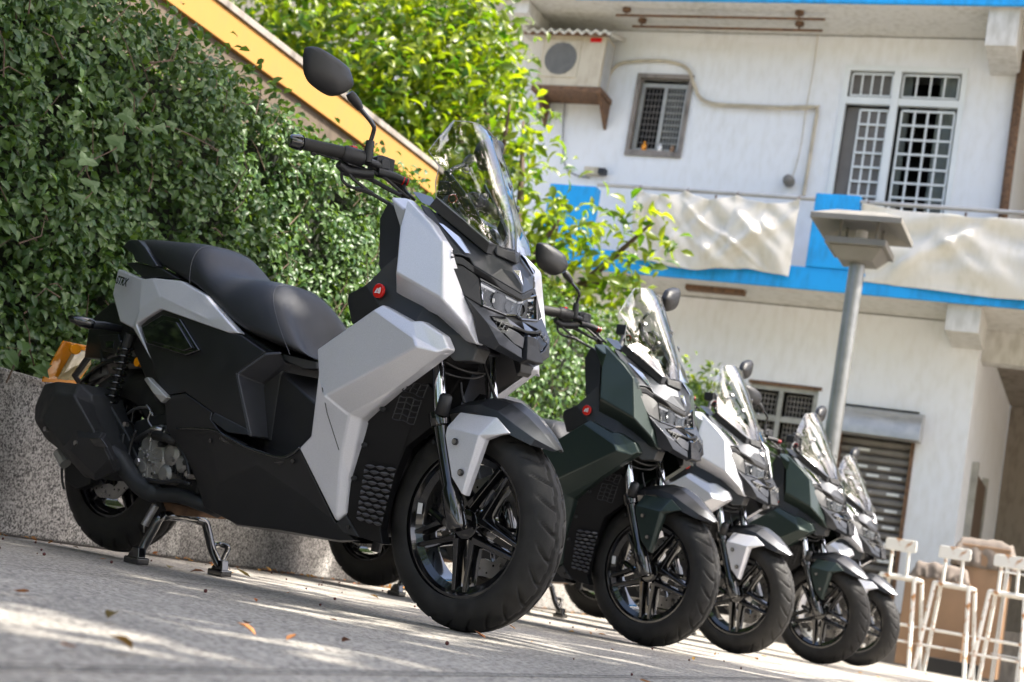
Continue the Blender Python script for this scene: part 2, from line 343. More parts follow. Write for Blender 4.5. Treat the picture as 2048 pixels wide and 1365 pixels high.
for i in range(260):
    y = random.uniform(3.2, 9); z = random.uniform(.5, 1.8); x = XW - .03 + random.uniform(-.05, .05)
    a = random.uniform(0, PI); l = random.uniform(.06, .22); p = Vector((x, y, z)) - hedge.location
    g.tube([p, p + Vector((random.uniform(-.02, .03), math.cos(a) * l * .5, math.sin(a) * l * .5)), p + Vector((random.uniform(-.03, .03), math.cos(a + .4) * l, math.sin(a + .4) * l))], [.0028, .002, .001], 5)
o = g.build('twig', 'twig', hedge); o['kind'] = 'stuff'

def lobed(c, R, ang, nrm, lobes=3):
    nrm = Vector(nrm).normalized(); u = nrm.orthogonal().normalized(); v = nrm.cross(u); vs = [c + nrm * R * .10]; k = lobes * 4
    for i in range(k):
        t = 2 * PI * i / k; q = (t * lobes / (2 * PI)) % 1; rr = R * (.42 + .58 * (1 - abs(q - .5) * 2) ** 1.3) * (1.25 if i < 4 else .9)
        vs.append(c + (u * math.cos(t + ang) + v * math.sin(t + ang)) * rr)
    return vs, [(0, i + 1, (i + 1) % k + 1) for i in range(k)]
cl0 = onX(250, 235, XW + .07)
climber = empty('climbing_vine', cl0, 'pale green star leaved climber hanging over the dark hedge face', 'climbing plant')
for i, (px, py, R) in enumerate([(252, 233, .052), (238, 286, .056), (170, 320, .050), (186, 372, .052), (325, 258, .042), (345, 252, .034), (290, 262, .036), (160, 398, .040), (445, 306, .036)]):
    c = onX(px, py, XW + .075) - climber.location; vs, fs = lobed(c, R * .78, random.uniform(0, 6), (1, -.6, .5 + random.uniform(-.3, .3)))
    g = G(); g.add(vs, fs); g.build('leaf', 'ivy', climber, smooth=False)
g = G(); g.tube(smoothpath([onX(x, y, XW + .03) - climber.location for x, y in [(445, 306), (345, 255), (290, 264), (252, 245), (238, 292), (175, 330), (186, 380), (160, 405)]]), .002, 5); g.build('stem', 'twig', climber)
wd0 = onX(20, 735, XW + .05)
weed = empty('wall_weed', wd0, 'broad leaved young weed sprouting from the wall top at the left frame edge', 'weed')
for i, (px, py, R) in enumerate([(8, 700, .04), (45, 712, .045), (62, 735, .04), (5, 735, .045), (28, 742, .035), (92, 742, .03)]):
    P1 = onX(px, py, XW + .06) - weed.location
    V, T, Q = leaves(np.array([P1]), np.array([[1.0, -.7, .8]]), np.array([R * 1.7]), .62, 30 + i, .3)
    g = G(); g.add([Vector(v) for v in V], [tuple(t) for t in T] + [tuple(q) for q in Q]); g.build('leaf', 'ivy', weed)
g = G(); g.tube([Vector((0, 0, -.05)), Vector((.01, .02, .06))], .003, 5); g.build('stem', 'twig', weed)

# yellow stair parapet behind the hedge
para = empty('parapet_wall', (-5.1, 6, 0), 'ochre painted parapet with grey coping rising behind the hedge', 'parapet')
def boxp(root, name, a, b, m, **k):
    g = G(); L_ = root.location; g.box(Vector(a) - L_, Vector(b) - L_); return g.build(name, m, root, **k)
boxp(para, 'wall_face', (-5.24, 1, 0), (-5.03, 9.75, 2.842), 'mud')
boxp(para, 'painted_band', (-5.28, 1, 2.842), (-5.0, 9.78, 3.03), 'yellow', bevel=.008)
boxp(para, 'coping', (-5.33, 1, 3.03), (-4.985, 9.82, 3.075), 'coping', bevel=.006)

# ------------------------------------------------------------------ building
YF, YS = 15.9, 15.0
def fx(px, py, Y=YF): return onY(px, py, Y).x
def fz(px, py, Y=YF): return onY(px, py, Y).z
ZS1 = fz(1570, 576, YS); ZS2 = fz(1400, 3, YS)
XC = fx(1960, 690); XC2 = fx(2020, 300)
bld = empty('apartment_building', (-4, YF, 0), 'white plastered two storey building with bright blue balcony edges', 'building')
def wallgrid(root, name, x0, x1, z0, z1, Y, holes, m, depth=.14):
    xs = sorted({x0, x1, *[h_[0] for h_ in holes], *[h_[1] for h_ in holes]}); zs = sorted({z0, z1, *[h_[2] for h_ in holes], *[h_[3] for h_ in holes]})
    g = G(); L_ = root.location
    for i in range(len(xs) - 1):
        for j in range(len(zs) - 1):
            cx, cz = (xs[i] + xs[i + 1]) / 2, (zs[j] + zs[j + 1]) / 2
            if any(h_[0] < cx < h_[1] and h_[2] < cz < h_[3] for h_ in holes): continue
            g.add([Vector((xs[i], Y, zs[j])) - L_, Vector((xs[i + 1], Y, zs[j])) - L_, Vector((xs[i + 1], Y, zs[j + 1])) - L_, Vector((xs[i], Y, zs[j + 1])) - L_], [(0, 1, 2, 3)])
    for a, b, c_, d_ in holes:
        for q in ([(a, c_), (b, c_)], [(b, c_), (b, d_)], [(b, d_), (a, d_)], [(a, d_), (a, c_)]):
            (p, r_), (s_, t_) = q
            g.add([Vector((p, Y, r_)) - L_, Vector((s_, Y, t_)) - L_, Vector((s_, Y + depth, t_)) - L_, Vector((p, Y + depth, r_)) - L_], [(0, 1, 2, 3)])
    return g.build(name, m, root)
# openings (x0,x1,z0,z1)
W1 = (fx(1256, 300), fx(1383, 160), fz(1310, 306), fz(1330, 155))            # small upstairs window
W2 = (fx(1655, 380), fx(1930, 200), fz(1700, 402) - .35, fz(1800, 134))     # large upstairs window
W3 = (fx(1500, 775), fx(1637, 790), fz(1560, 772) - 1.0, fz(1570, 774))     # ground floor window
SH = (fx(1672, 900), fx(1832, 880), 0.0, fz(1760, 815))                      # roller shutter
wallgrid(bld, 'ground_floor_wall', -14, XC, 0, ZS1, YF, [W3, SH], 'wall')
wallgrid(bld, 'upper_floor_wall', -14, XC2, ZS1 + .12, ZS2, YF, [W1, W2], 'wall')
boxp(bld, 'balcony_slab', (-14, YS + .02, ZS1 + .012), (7, YF + .3, ZS1 + .14), 'soffit')
boxp(bld, 'balcony_edge', (fx(1085, 540, YS), YS - .03, ZS1), (7, YS + .02, ZS1 + .235), 'blue', bevel=.006)
boxp(bld, 'roof_slab', (-14, YS + .02, ZS2 + .012), (7, YF + 5, ZS2 + .3), 'soffit')
boxp(bld, 'roof_edge', (fx(1150, 3, YS), YS - .03, ZS2), (7, YS + .02, ZS2 + .5), 'blue', bevel=.006)
boxp(bld, 'roof_edge', (-14, YS - .03, ZS2), (fx(1150, 3, YS) - .002, YS + .02, ZS2 + .5), 'soffit', bevel=.006)
# beam stubs under the slabs
def beam(px0, px1, py, zb, zt, y0=YS + .06):
    a, b = fx(px0, py, y0), fx(px1, py, y0); boxp(bld, 'beam_end', (a, y0, zb), (b, YF - .003, zt), 'soffit', bevel=.008)
beam(1891, 1960, 640, fz(1920, 664, YS + .06), ZS1 + .01)
beam(1973, 2036, 60, fz(2000, 92, YS + .06), ZS2 + .01)
beam(1008, 1056, 20, fz(1030, 26, YS + .06), ZS2 + .01)
# end bay: recessed passage on the right, ground floor and upstairs
boxp(bld, 'corner_wall', (XC - .15, YF + .003, 0), (XC, YF + 5, ZS1), 'wall')
boxp(bld, 'corner_wall', (XC2 - .15, YF + .003, ZS1 + .14), (XC2, YF + 5, ZS2), 'wall')
boxp(bld, 'back_wall', (XC + .001, YF + 5, 0), (9, YF + 5.2, ZS2), 'concrete')
boxp(bld, 'interior_floor', (-14, YF + .31, ZS1 + .012), (7, YF + 5, ZS1 + .13), 'concrete')
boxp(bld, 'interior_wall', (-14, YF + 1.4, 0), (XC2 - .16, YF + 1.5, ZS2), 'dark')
boxp(bld, 'lintel_beam', (XC + .002, YF + .3, fz(1990, 715)), (7, YF + .55, ZS1 + .01), 'soffit')
d = boxp(bld, 'side_door', (XC + .001, YF + .9, 0), (XC + .05, YF + 2.2, 2.15), mat('brown_door', (.10, .065, .04), .6)); 
boxp(bld, 'door_frame', (XC + .001, YF + .8, 0), (XC + .07, YF + .899, 2.25), 'greyframe')
boxp(bld, 'door_frame', (XC + .001, YF + 2.201, 0), (XC + .07, YF + 2.3, 2.25), 'greyframe')
def framewin(root, name, hole, Y, bars, m='greyframe', t=.045, dep=.05):
    """outer frame as the part, its bars as sub-parts"""
    L_ = root.location; x0, x1, z0, z1 = hole; g = G()
    for a, b in (((x0, Y, z0), (x0 + t, Y + dep, z1)), ((x1 - t, Y, z0), (x1, Y + dep, z1)), ((x0 + t, Y, z0), (x1 - t, Y + dep, z0 + t)), ((x0 + t, Y, z1 - t), (x1 - t, Y + dep, z1))):
        g.box(Vector(a) - L_, Vector(b) - L_)
    f = g.build(name, m, root)
    for a, b in bars:
        g = G(); g.box(Vector(a) - L_, Vector(b) - L_); g.build('glazing_bar', m, f)
    return f
def grille(f, x0, x1, z0, z1, nx, nz, Y, wd, m, root):
    L_ = root.location
    for i in range(nx + 1):
        x = x0 + (x1 - x0) * i / nx; g = G(); g.box(Vector((x - wd / 2, Y, z0)) - L_, Vector((x + wd / 2, Y + .012, z1)) - L_); g.build('grille_bar', m, f)
    for j in range(nz + 1):
        z = z0 + (z1 - z0) * j / nz; g = G(); g.box(Vector((x0, Y - .013, z - wd / 2)) - L_, Vector((x1, Y - .001, z + wd / 2)) - L_); g.build('grille_bar', m, f)
def pane(f, x0, x1, z0, z1, Y, root, m='pane'):
    L_ = root.location; g = G(); g.box(Vector((x0, Y, z0)) - L_, Vector((x1, Y + .006, z1)) - L_); return g.build('pane', m, f)
# small window
x0, x1, z0, z1 = W1; xm = x0 + (x1 - x0) * .52
f = framewin(bld, 'small_window', (x0 + .02, x1 - .02, z0 + .02, z1 - .06), YF + .06, [((xm - .02, YF + .055, z0 + .06), (xm + .02, YF + .1, z1 - .1))])
boxp(bld, 'window_surround', (x0 - .03, YF - .03, z0 - .05), (x0 + .015, YF + .05, z1 + .03), 'coping')
boxp(bld, 'window_surround', (x1 - .015, YF - .03, z0 - .05), (x1 + .03, YF + .05, z1 + .03), 'coping')
boxp(bld, 'window_surround', (x0 + .016, YF - .03, z1 - .02), (x1 - .016, YF + .05, z1 + .03), 'coping')
boxp(bld, 'window_sill', (x0 + .016, YF - .03, z0 - .05), (x1 - .016, YF + .05, z0 + .015), 'coping')
grille(f, xm + .02, x1 - .07, z0 + .06, z1 - .11, 6, 10, YF + .075, .010, 'greyframe', bld); grille(f, x0 + .07, xm - .03, z0 + .06, z1 - .11, 5, 10, YF + .079, .006, 'slat', bld)
pane(f, x0 + .06, xm - .02, z0 + .06, z1 - .1, YF + .085, bld); pane(f, xm + .021, x1 - .06, z0 + .06, z1 - .1, YF + .095, bld)
# large white window with transom
x0, x1, z0, z1 = W2; zt = fz(1800, 205); xm = fx(1790, 200) + .0
f = framewin(bld, 'large_window', W2, YF - .02, [((x0 + .06, YF - .015, zt - .04), (xm - .042, YF + .04, zt + .04)), ((xm + .042, YF - .015, zt - .04), (x1 - .06, YF + .04, zt + .04)), ((xm - .04, YF - .03, z0 + .06), (xm + .04, YF + .04, z1 - .06))], 'pvc', .06, .07)
grille(f, xm + .09, x1 - .09, z0 + .1, zt - .09, 4, 8, YF + .03, .022, 'pvc', bld)
grille(f, x0 + .22, xm - .06, z0 + .1, zt - .09, 3, 8, YF + .06, .022, 'pvc', bld)
grille(f, x0 + .09, xm - .06, zt + .07, z1 - .09, 4, 1, YF + .03, .018, 'pvc', bld)
grille(f, xm + .06, x1 - .09, zt + .07, z1 - .09, 4, 1, YF + .03, .018, 'pvc', bld)
M['screenmesh'] = mat('grey_insect_screen', (.16, .15, .14), .8)
boxp(bld, 'insect_screen', (x0 + .065, YF + .08, z0 + .05), (xm - .04, YF + .085, zt - .05), 'screenmesh')
boxp(bld, 'insect_screen', (x0 + .06, YF + .08, zt + .05), (xm - .04, YF + .085, z1 - .05), 'screenmesh')
pane(f, xm + .04, x1 - .06, z0 + .06, zt - .04, YF + .06, bld); pane(f, xm + .04, x1 - .06, zt + .04, z1 - .06, YF + .06, bld)
for a, b in ((.06, .20), (.60, .95)):
    n = 14; xa = xm + (x1 - xm) * a; xb = xm + (x1 - xm) * b; vs = []; L_ = bld.location
    for i in range(n * 3 + 1):
        x = xa + (xb - xa) * i / (n * 3); yy = YF + .16 + .02 * math.sin(i * 1.3); vs += [Vector((x, yy, z0)) - L_, Vector((x, yy, z1)) - L_]
    mk('curtain', vs, [(2 * i, 2 * i + 2, 2 * i + 3, 2 * i + 1) for i in range(n * 3)], 'curtain', bld, smooth=True)
# ground floor window
x0, x1, z0, z1 = W3; xm = fx(1560, 800); 
f = framewin(bld, 'ground_floor_window', W3, YF + .02, [((xm - .025, YF + .02, z0 + .05), (xm + .025, YF + .06, z1 - .05)), ((x0 + .05, YF + .022, fz(1560, 838) - .03), (xm - .027, YF + .062, fz(1560, 838) + .03)), ((xm + .027, YF + .022, fz(1560, 838) - .03), (x1 - .05, YF + .062, fz(1560, 838) + .03))], 'greyframe', .05)
grille(f, xm + .06, x1 - .07, z0 + .1, z1 - .08, 7, 14, YF + .09, .010, 'slat', bld); grille(f, x0 + .07, xm - .06, z0 + .1, z1 - .08, 5, 14, YF + .09, .010, 'slat', bld)
boxp(bld, 'window_lintel', (x0 - .02, YF - .015, z1 - .002), (x1 + .03, YF + .03, z1 + .035), 'rust')
# roller shutter
hx0, hx1 = fx(1672, 860, YF - .2), fx(1843, 850, YF - .2); hz0, hz1 = fz(1760, 873, YF - .2), fz(1760, 812, YF - .2)
shut = empty('roller_shutter', ((hx0 + hx1) / 2, YF, 0), 'grey slatted roller shutter under a silver hood box beside the lamp post', 'roller shutter')
L_ = shut.location; g = G(); n = 8; prof = [(YF + .02, hz1)] + [(YF - .02 - .22 * math.sin(PI * .5 * i / n), hz1 - .02 - (hz1 - hz0 - .02) * (1 - math.cos(PI * .5 * i / n))) for i in range(n + 1)] + [(YF + .02, hz0)]
g.prism([Vector((hx0, a, b)) - L_ for a, b in prof], (hx1 - hx0, 0, 0)); g.build('hood', 'galv', shut, bevel=.004)
ns = 26; zz0 = .0; 
for i in range(ns):
    za = hz0 - (i + 1) * (hz0 / ns) + .004; zb = hz0 - i * (hz0 / ns) - .004; xa, xb = SH[0] + .04, SH[1] - .04
    g = G(); g.prism([Vector((xa, YF + .06, za)) - L_, Vector((xa, YF + .035, (za * .7 + zb * .3))) - L_, Vector((xa, YF + .035, (za * .3 + zb * .7))) - L_, Vector((xa, YF + .06, zb)) - L_], (xb - xa, 0, 0))
    s_ = g.build('slat', 'slat', shut)
    if 0 < i < 15:
        for k in range(3):
            xs_ = xa + (xb - xa) * ((k + .3 + (.45 if i % 2 else 0)) / 3.1); wz = (zb - za)
            if xs_ + .13 < xb and random.random() < .62: g = G(); g.box(Vector((xs_, YF + .028, za + wz * .33)) - L_, Vector((xs_ + .13, YF + .0345, za + wz * .70)) - L_); g.build('vent_slot', 'slot_light', s_)  # white plates paint the light seen through the open slots
for xa in (SH[0], SH[1] - .04):
    boxp(shut, 'guide_rail', (xa, YF - .02, 0), (xa + .04, YF + .08, hz0), 'rust')

# balcony pillars, railing, cloths
def pillar(pa, pb, pyt, pyb):
    a, b = fx(pa, pyb, YS - .05), fx(pb, pyb, YS - .05); boxp(bld, 'balcony_pillar', (a, YS - .05, ZS1 + .236), (b, YS + .12, fz((pa + pb) / 2 + 12, pyt, YS - .05)), 'blue', bevel=.01); return a, b
p1 = pillar(1073, 1168, 369, 520); p2 = pillar(1606, 1698, 388, 560)
rail = empty('balcony_railing', (-3, YS, ZS1), 'thin steel balcony railing that carries the white cloths', 'railing')
L_ = rail.location; zr = fz(1615, 401, YS) + .01
g = G(); g.tube([Vector((p1[1], YS - .03, zr)) - L_, Vector((p2[0], YS - .03, zr)) - L_], .024, 8); g.build('top_rail', 'galv', rail)
g = G(); g.tube([Vector((p2[1], YS - .03, zr)) - L_, Vector((7, YS - .03, zr)) - L_], .024, 8); g.build('top_rail', 'galv', rail)
for px in (1275, 1430, 1590, 1738, 1935, 2060):
    x = fx(px, 400, YS); g = G(); g.tube([Vector((x, YS + .02, ZS1 + .236)) - L_, Vector((x, YS + .02, zr - .02)) - L_], .012, 6); g.build('railing_post', 'rust', rail)
def cloth(xa, xb, z0, z1, label, seed, sag=.22):
    nx, nz = 110, 46; vs = []; o0 = Vector(((xa + xb) / 2, YS - .07, z0)); r_ = random.Random(seed)
    pins = [0, .31, .62, 1] if seed == 1 else [0, .42, .72, 1]
    folds = [(r_.uniform(0, 1), r_.uniform(.0, 1), r_.uniform(-1.6, 1.6), r_.uniform(.02, .05), r_.uniform(.04, .12)) for _ in range(20)]
    for j in range(nz + 1):
        t = j / nz
        for i in range(nx + 1):
            u = i / nx
            k = max(q for q in range(len(pins) - 1) if u >= pins[q] - 1e-9); q = (u - pins[k]) / (pins[k + 1] - pins[k])
            top = z1 - sag * .35 * (4 * q * (1 - q)) ** 1.4
            z = z0 + (top - z0) * t + (1 - t) * .03 * math.sin(u * 9 + seed)
            x = xa + (xb - xa) * u; y = 0
            for (a, b, s_, am, wd) in folds:
                d_ = (u - a) * (xb - xa) + s_ * (t - b) * .8; y -= am * math.exp(-(d_ / wd) ** 2) * (.3 + .7 * math.sin(PI * min(1, t * 1.1)))
            y += .02 * math.sin(u * 31 + t * 6) * (1 - t * .5) - .05 * mnoise.noise((u * 5, t * 3, seed * 7.3)) - .04 * (1 - abs(q - .5) * 2) * t
            y += .03 * math.sin(5 * (t + .9 * abs(q - .5)) * PI) * t
            vs.append(Vector((x, YS - .075 + y, z)) - o0)
    fs = [(j * (nx + 1) + i, j * (nx + 1) + i + 1, (j + 1) * (nx + 1) + i + 1, (j + 1) * (nx + 1) + i) for j in range(nz) for i in range(nx)]
    o = mk('banner_cloth', vs, fs, 'cloth', smooth=True); o.location = o0
    s_ = o.modifiers.new('t', 'SOLIDIFY'); s_.thickness = .004
    tag(o, label, 'cloth')
    for u in pins[:-1] if seed == 2 else pins:
        x = xa + (xb - xa) * min(max(u, .01), .99); g = G(); g.tube([Vector((x, YS - .07, z1 - .03)) - o0, Vector((x, YS - .06, z1 + .03)) - o0, Vector((x, YS - .02, z1 + .06)) - o0, Vector((x, YS + .0, z1 + .02)) - o0], .006, 5); g.build('tie_cord', 'rust', o)
cloth(fx(1260, 470, YS - .07), fx(1590, 470, YS - .07), fz(1420, 538, YS - .07), zr - .03, 'creased white cloth tied to the railing left of the blue pillar', 1)
cloth(fx(1712, 500, YS - .07), 2.5, fz(1850, 578, YS - .07), zr - .03, 'rumpled white cloth hanging on the railing right of the blue pillar', 2)

# air conditioner outside the upper wall
YA = YF - .42
ax0, ax1, az0, az1 = fx(1070, 172, YA), fx(1205, 120, YA), fz(1135, 178, YA), fz(1150, 68, YA)
ac = empty('air_conditioner', ((ax0 + ax1) / 2, YA, az0), 'aged white outdoor air conditioner unit on a rusty wall bracket', 'air conditioner')
boxp(ac, 'casing', (ax0, YA, az0 + .03), (ax1, YF - .08, az1), 'offwhite', bevel=.012)
cx, cz = fx(1122, 118, YA), fz(1120, 118, YA); R_ = .20; L_ = ac.location
boxp(ac, 'fan_surround', (cx - R_ - .03, YA - .012, cz - R_ - .03), (cx + R_ + .03, YA - .001, cz + R_ + .03), 'offwhite', bevel=.004)
g = G(); g.tube([Vector((cx, YA - .016, cz)) - L_, Vector((cx, YA - .0125, cz)) - L_], R_, 32); fan = g.build('fan_opening', mat('fan_dark', (.06, .058, .055), .6), ac)
for i in range(13):
    q = -R_ + (i + .5) * 2 * R_ / 13; hgt = math.sqrt(R_ * R_ - q * q)
    g = G(); g.box(Vector((cx - hgt, YA - .024, cz + q - .004)) - L_, Vector((cx + hgt, YA - .018, cz + q + .004)) - L_); g.build('grille_wire', 'greyframe', fan)
boxp(ac, 'brand_badge', (ax1 - .19, YA - .006, az1 - .10), (ax1 - .05, YA - .001, az1 - .045), M['red'])
boxp(ac, 'side_plate', (ax1 + .001, YA + .06, az0 + .06), (ax1 + .012, YF - .14, az1 - .05), 'galv')
boxp(ac, 'bracket_shelf', (ax0 - .04, YA - .02, az0 - .035), (ax1 + .05, YF - .01, az0 + .028), 'rust')
for x in (ax0 + .02, ax1 + .0):
    g = G(); g.prism([Vector((x, YF - .005, az0 - .037)) - L_, Vector((x, YA + .02, az0 - .037)) - L_, Vector((x, YF - .005, az0 - .34)) - L_], (.035, 0, 0)); g.build('bracket_arm', 'rust', ac)
vs = []; nn = 72; aw0, aw1 = fx(1047, 55, YA - .1), fx(1225, 60, YA - .1); za = fz(1130, 62, YA - .1)
aw = empty('rain_cover', ((aw0 + aw1) / 2, YF - .3, za), 'small corrugated roof sheet over the air conditioner', 'rain cover'); L_ = aw.location
for i in range(nn + 1):
    x = aw0 + (aw1 - aw0) * i / nn; dz = .022 * math.sin(i / nn * 2 * PI * 10)
    vs += [Vector((x, YA - .12, za + dz)) - L_, Vector((x, YF - .01, za + .13 + dz)) - L_, Vector((x, YA - .12, za + dz - .03)) - L_, Vector((x, YF - .01, za + .10 + dz)) - L_]
fs = []
for i in range(nn):
    a = 4 * i; b = a + 4; fs += [(a, b, b + 1, a + 1), (a + 2, a + 3, b + 3, b + 2), (a, a + 2, b + 2, b)]
mk('corrugated_sheet', vs, fs, 'offwhite2', aw); boxp(aw, 'edge_angle', (aw0 + .02, YA - .1, za - .05), (aw1 - .02, YA - .07, za - .018), 'rust')

# conduits, clothes poles, junction box, drain, rusty lamp box
def pipe(name, pts, r_, m, label, cat, Y=YF - .03, n=6):
    P_ = smoothpath([onY(px, py, Y) for px, py in pts], n); o0 = P_[0].copy(); g = G(); g.tube([p - o0 for p in P_], r_, 8)
    o = g.build(name, m, smooth=True); o.location = o0; return tag(o, label, cat)
pipe('conduit_pipe', [(1218, 150), (1240, 128), (1290, 122), (1340, 124), (1375, 138), (1388, 170), (1400, 195), (1430, 208), (1500, 212), (1560, 215), (1625, 214), (1634, 222), (1628, 260), (1617, 330), (1606, 395)], .02, 'pipe', 'cream conduit that curves over the small window then drops down the wall', 'pipe')
pipe('conduit_pipe', [(1400, 200), (1440, 213), (1520, 216), (1600, 220), (1640, 212)], .010, 'pipe', 'thin second cable running just under the cream conduit', 'cable', YF - .06)
pipe('wall_cable', [(1130, 200), (1126, 270), (1130, 330), (1150, 350), (1180, 356)], .007, 'black', 'black cable dropping from under the air conditioner to the junction box', 'cable')
for i, (a, b, yy, lab) in enumerate([((1232, 30), (1650, 40), 15.25, 'front clothes pole hung under the roof slab'), ((1265, 52), (1645, 63), 15.55, 'rear clothes pole hung under the roof slab nearer the wall')]):
    A_ = onY(*a, yy); B_ = onY(*b, yy); zc = (A_.z + B_.z) / 2; A_.z = B_.z = zc; root = empty('clothes_pole', (A_ + B_) / 2, lab, 'clothes pole'); L_ = root.location
    g = G(); g.tube([A_ - L_, B_ - L_], .016, 8); g.build('pole', 'rust', root)
    for t in (.05, .88):
        p = A_.lerp(B_, t); g = G(); g.tube([p - L_, Vector((p.x, p.y, ZS2 + .01)) - L_], .010, 6); g.tube([Vector((p.x, p.y, ZS2 - .03)) - L_, Vector((p.x, p.y, ZS2 + .008)) - L_], .05, 10); g.build('hanger', 'rust', root)
p = onY(1192, 346, YF); jb = empty('junction_box', (p.x, YF, p.z), 'small pale electrical box on the wall above the left blue pillar', 'electrical box')
boxp(jb, 'casing', (p.x - .13, YF - .07, p.z - .045), (p.x + .06, YF - .001, p.z + .05), 'offwhite', bevel=.006); boxp(jb, 'lamp_head', (p.x + .062, YF - .12, p.z - .04), (p.x + .15, YF - .02, p.z + .03), 'black2', bevel=.006)
p = onY(1580, 366, YF); g = G(); g.tube([Vector((0, 0, 0)), Vector((0, -.04, 0)), Vector((0, -.12, .0)), Vector((0, -.15, 0))], [.03, .065, .06, .03], 14)
o = g.build('wall_bell', 'lampgrey', smooth=True); o.location = (p.x, YF, p.z); tag(o, 'round grey fitting on the white wall beside the vertical conduit', 'wall fitting')
pipe('wall_cable', [(1637, 60), (1628, 130), (1612, 220), (1600, 300), (1585, 355)], .005, 'pipe', 'thin cable pair hanging from the rear clothes pole to the round fitting', 'cable')
A_ = onY(1368, 588, 15.3); B_ = onY(1485, 598, 15.3); g = G(); g.box((0, 0, 0), (B_.x - A_.x, .12, .05)); o = g.build('tube_lamp', 'rust'); o.location = (A_.x, 15.3, ZS1 - .042); tag(o, 'rusty unlit tube lamp housing fixed beneath the balcony slab', 'lamp')
# things on the small window's sill
for px, h_, m_, lab in ((1288, .11, 'orange', 'orange bottle standing on the small window sill at the left'), (1320, .09, 'white', 'small pale jar in the middle of the window sill'), (1345, .08, 'wood', 'dark pot with a yellow lid on the right of the window sill')):
    p = onY(px, 300, YF + .01); g = G(); g.tube([(0, 0, 0), (0, 0, h_ * .6), (0, 0, h_ * .75), (0, 0, h_)], [.028, .028, .014, .013], 10); o = g.build('jar' if m_ != 'orange' else 'bottle', m_, smooth=True); o.location = (p.x, YF - .005, W1[2] + .016); tag(o, lab, 'jar' if m_ != 'orange' else 'bottle')
# rusty drain pipe at the upper corner
g = G(); xq = fx(2036, 200, YF - .08); g.tube([(0, 0, 0), (0, 0, ZS2 - ZS1 - .3)], .05, 10); o = g.build('drain_pipe', 'rust', smooth=True); o.location = (xq, YF - .07, ZS1 + .15); tag(o, 'rusty vertical drain pipe at the upper right wall corner', 'drain pipe')

# ------------------------------------------------------------------ lamp post
YL = 12.2
pb = onY(1690, 700, YL); LX = pb.x; lt_ = onY(1716, 500, YL)
lamp = empty('lamp_post', (LX, YL, 0), 'grey metal lamp post with flat square lantern in front of the blue pillar', 'lamp post')
L_ = lamp.location; zt = fz(1714, 505, YL)
g = G(); g.tube([(0, 0, 0), (0, 0, zt - .1)], .066, 24); g.build('pole', 'pole', lamp, smooth=False)
def frustum(g, z0, z1, a0, a1, b0=None, b1=None):
    vs = [(-a0, -a0, z0), (a0, -a0, z0), (a0, a0, z0), (-a0, a0, z0), (-a1, -a1, z1), (a1, -a1, z1), (a1, a1, z1), (-a1, a1, z1)]
    g.add(vs, [(0, 3, 2, 1), (4, 5, 6, 7), (0, 1, 5, 4), (1, 2, 6, 5), (2, 3, 7, 6), (3, 0, 4, 7)])
g = G(); frustum(g, zt - .10, zt, .14, .22); frustum(g, zt + .002, zt + .06, .25, .25); tr = g.build('lantern_tray', 'lampgrey', lamp, bevel=.006)
for sx in (-1, 1):
    for sy in (-1, 1):
        g = G(); g.tube([(sx * .15, sy * .15, zt + .06), (sx * .15, sy * .15, zt + .24)], .011, 8); g.build('strut', 'lampgrey', lamp)
g = G(); g.tube([(0, 0, zt + .061), (0, 0, zt + .18)], .05, 14); g.build('bulb_cover', M['white'], lamp)
g = G(); frustum(g, zt + .10, zt + .24, .31, .10); 
g = G(); a_, b_ = .37, .20
vs = [(-a_, -a_, zt + .17), (a_, -a_, zt + .17), (a_, a_, zt + .17), (-a_, a_, zt + .17), (-a_, -a_, zt + .22), (a_, -a_, zt + .22), (a_, a_, zt + .22), (-a_, a_, zt + .22), (-b_, -b_, zt + .30), (b_, -b_, zt + .30), (b_, b_, zt + .30), (-b_, b_, zt + .30), (-b_, -b_, zt + .24), (b_, -b_, zt + .24), (b_, b_, zt + .24), (-b_, b_, zt + .24)]
fs = [(0, 1, 5, 4), (1, 2, 6, 5), (2, 3, 7, 6), (3, 0, 4, 7), (4, 5, 9, 8), (5, 6, 10, 9), (6, 7, 11, 10), (7, 4, 8, 11), (8, 9, 10, 11), (0, 12, 13, 1), (1, 13, 14, 2), (2, 14, 15, 3), (3, 15, 12, 0), (12, 15, 14, 13)]
g.add(vs, fs); g.build('lantern_roof', 'lampgrey', lamp, bevel=.005)

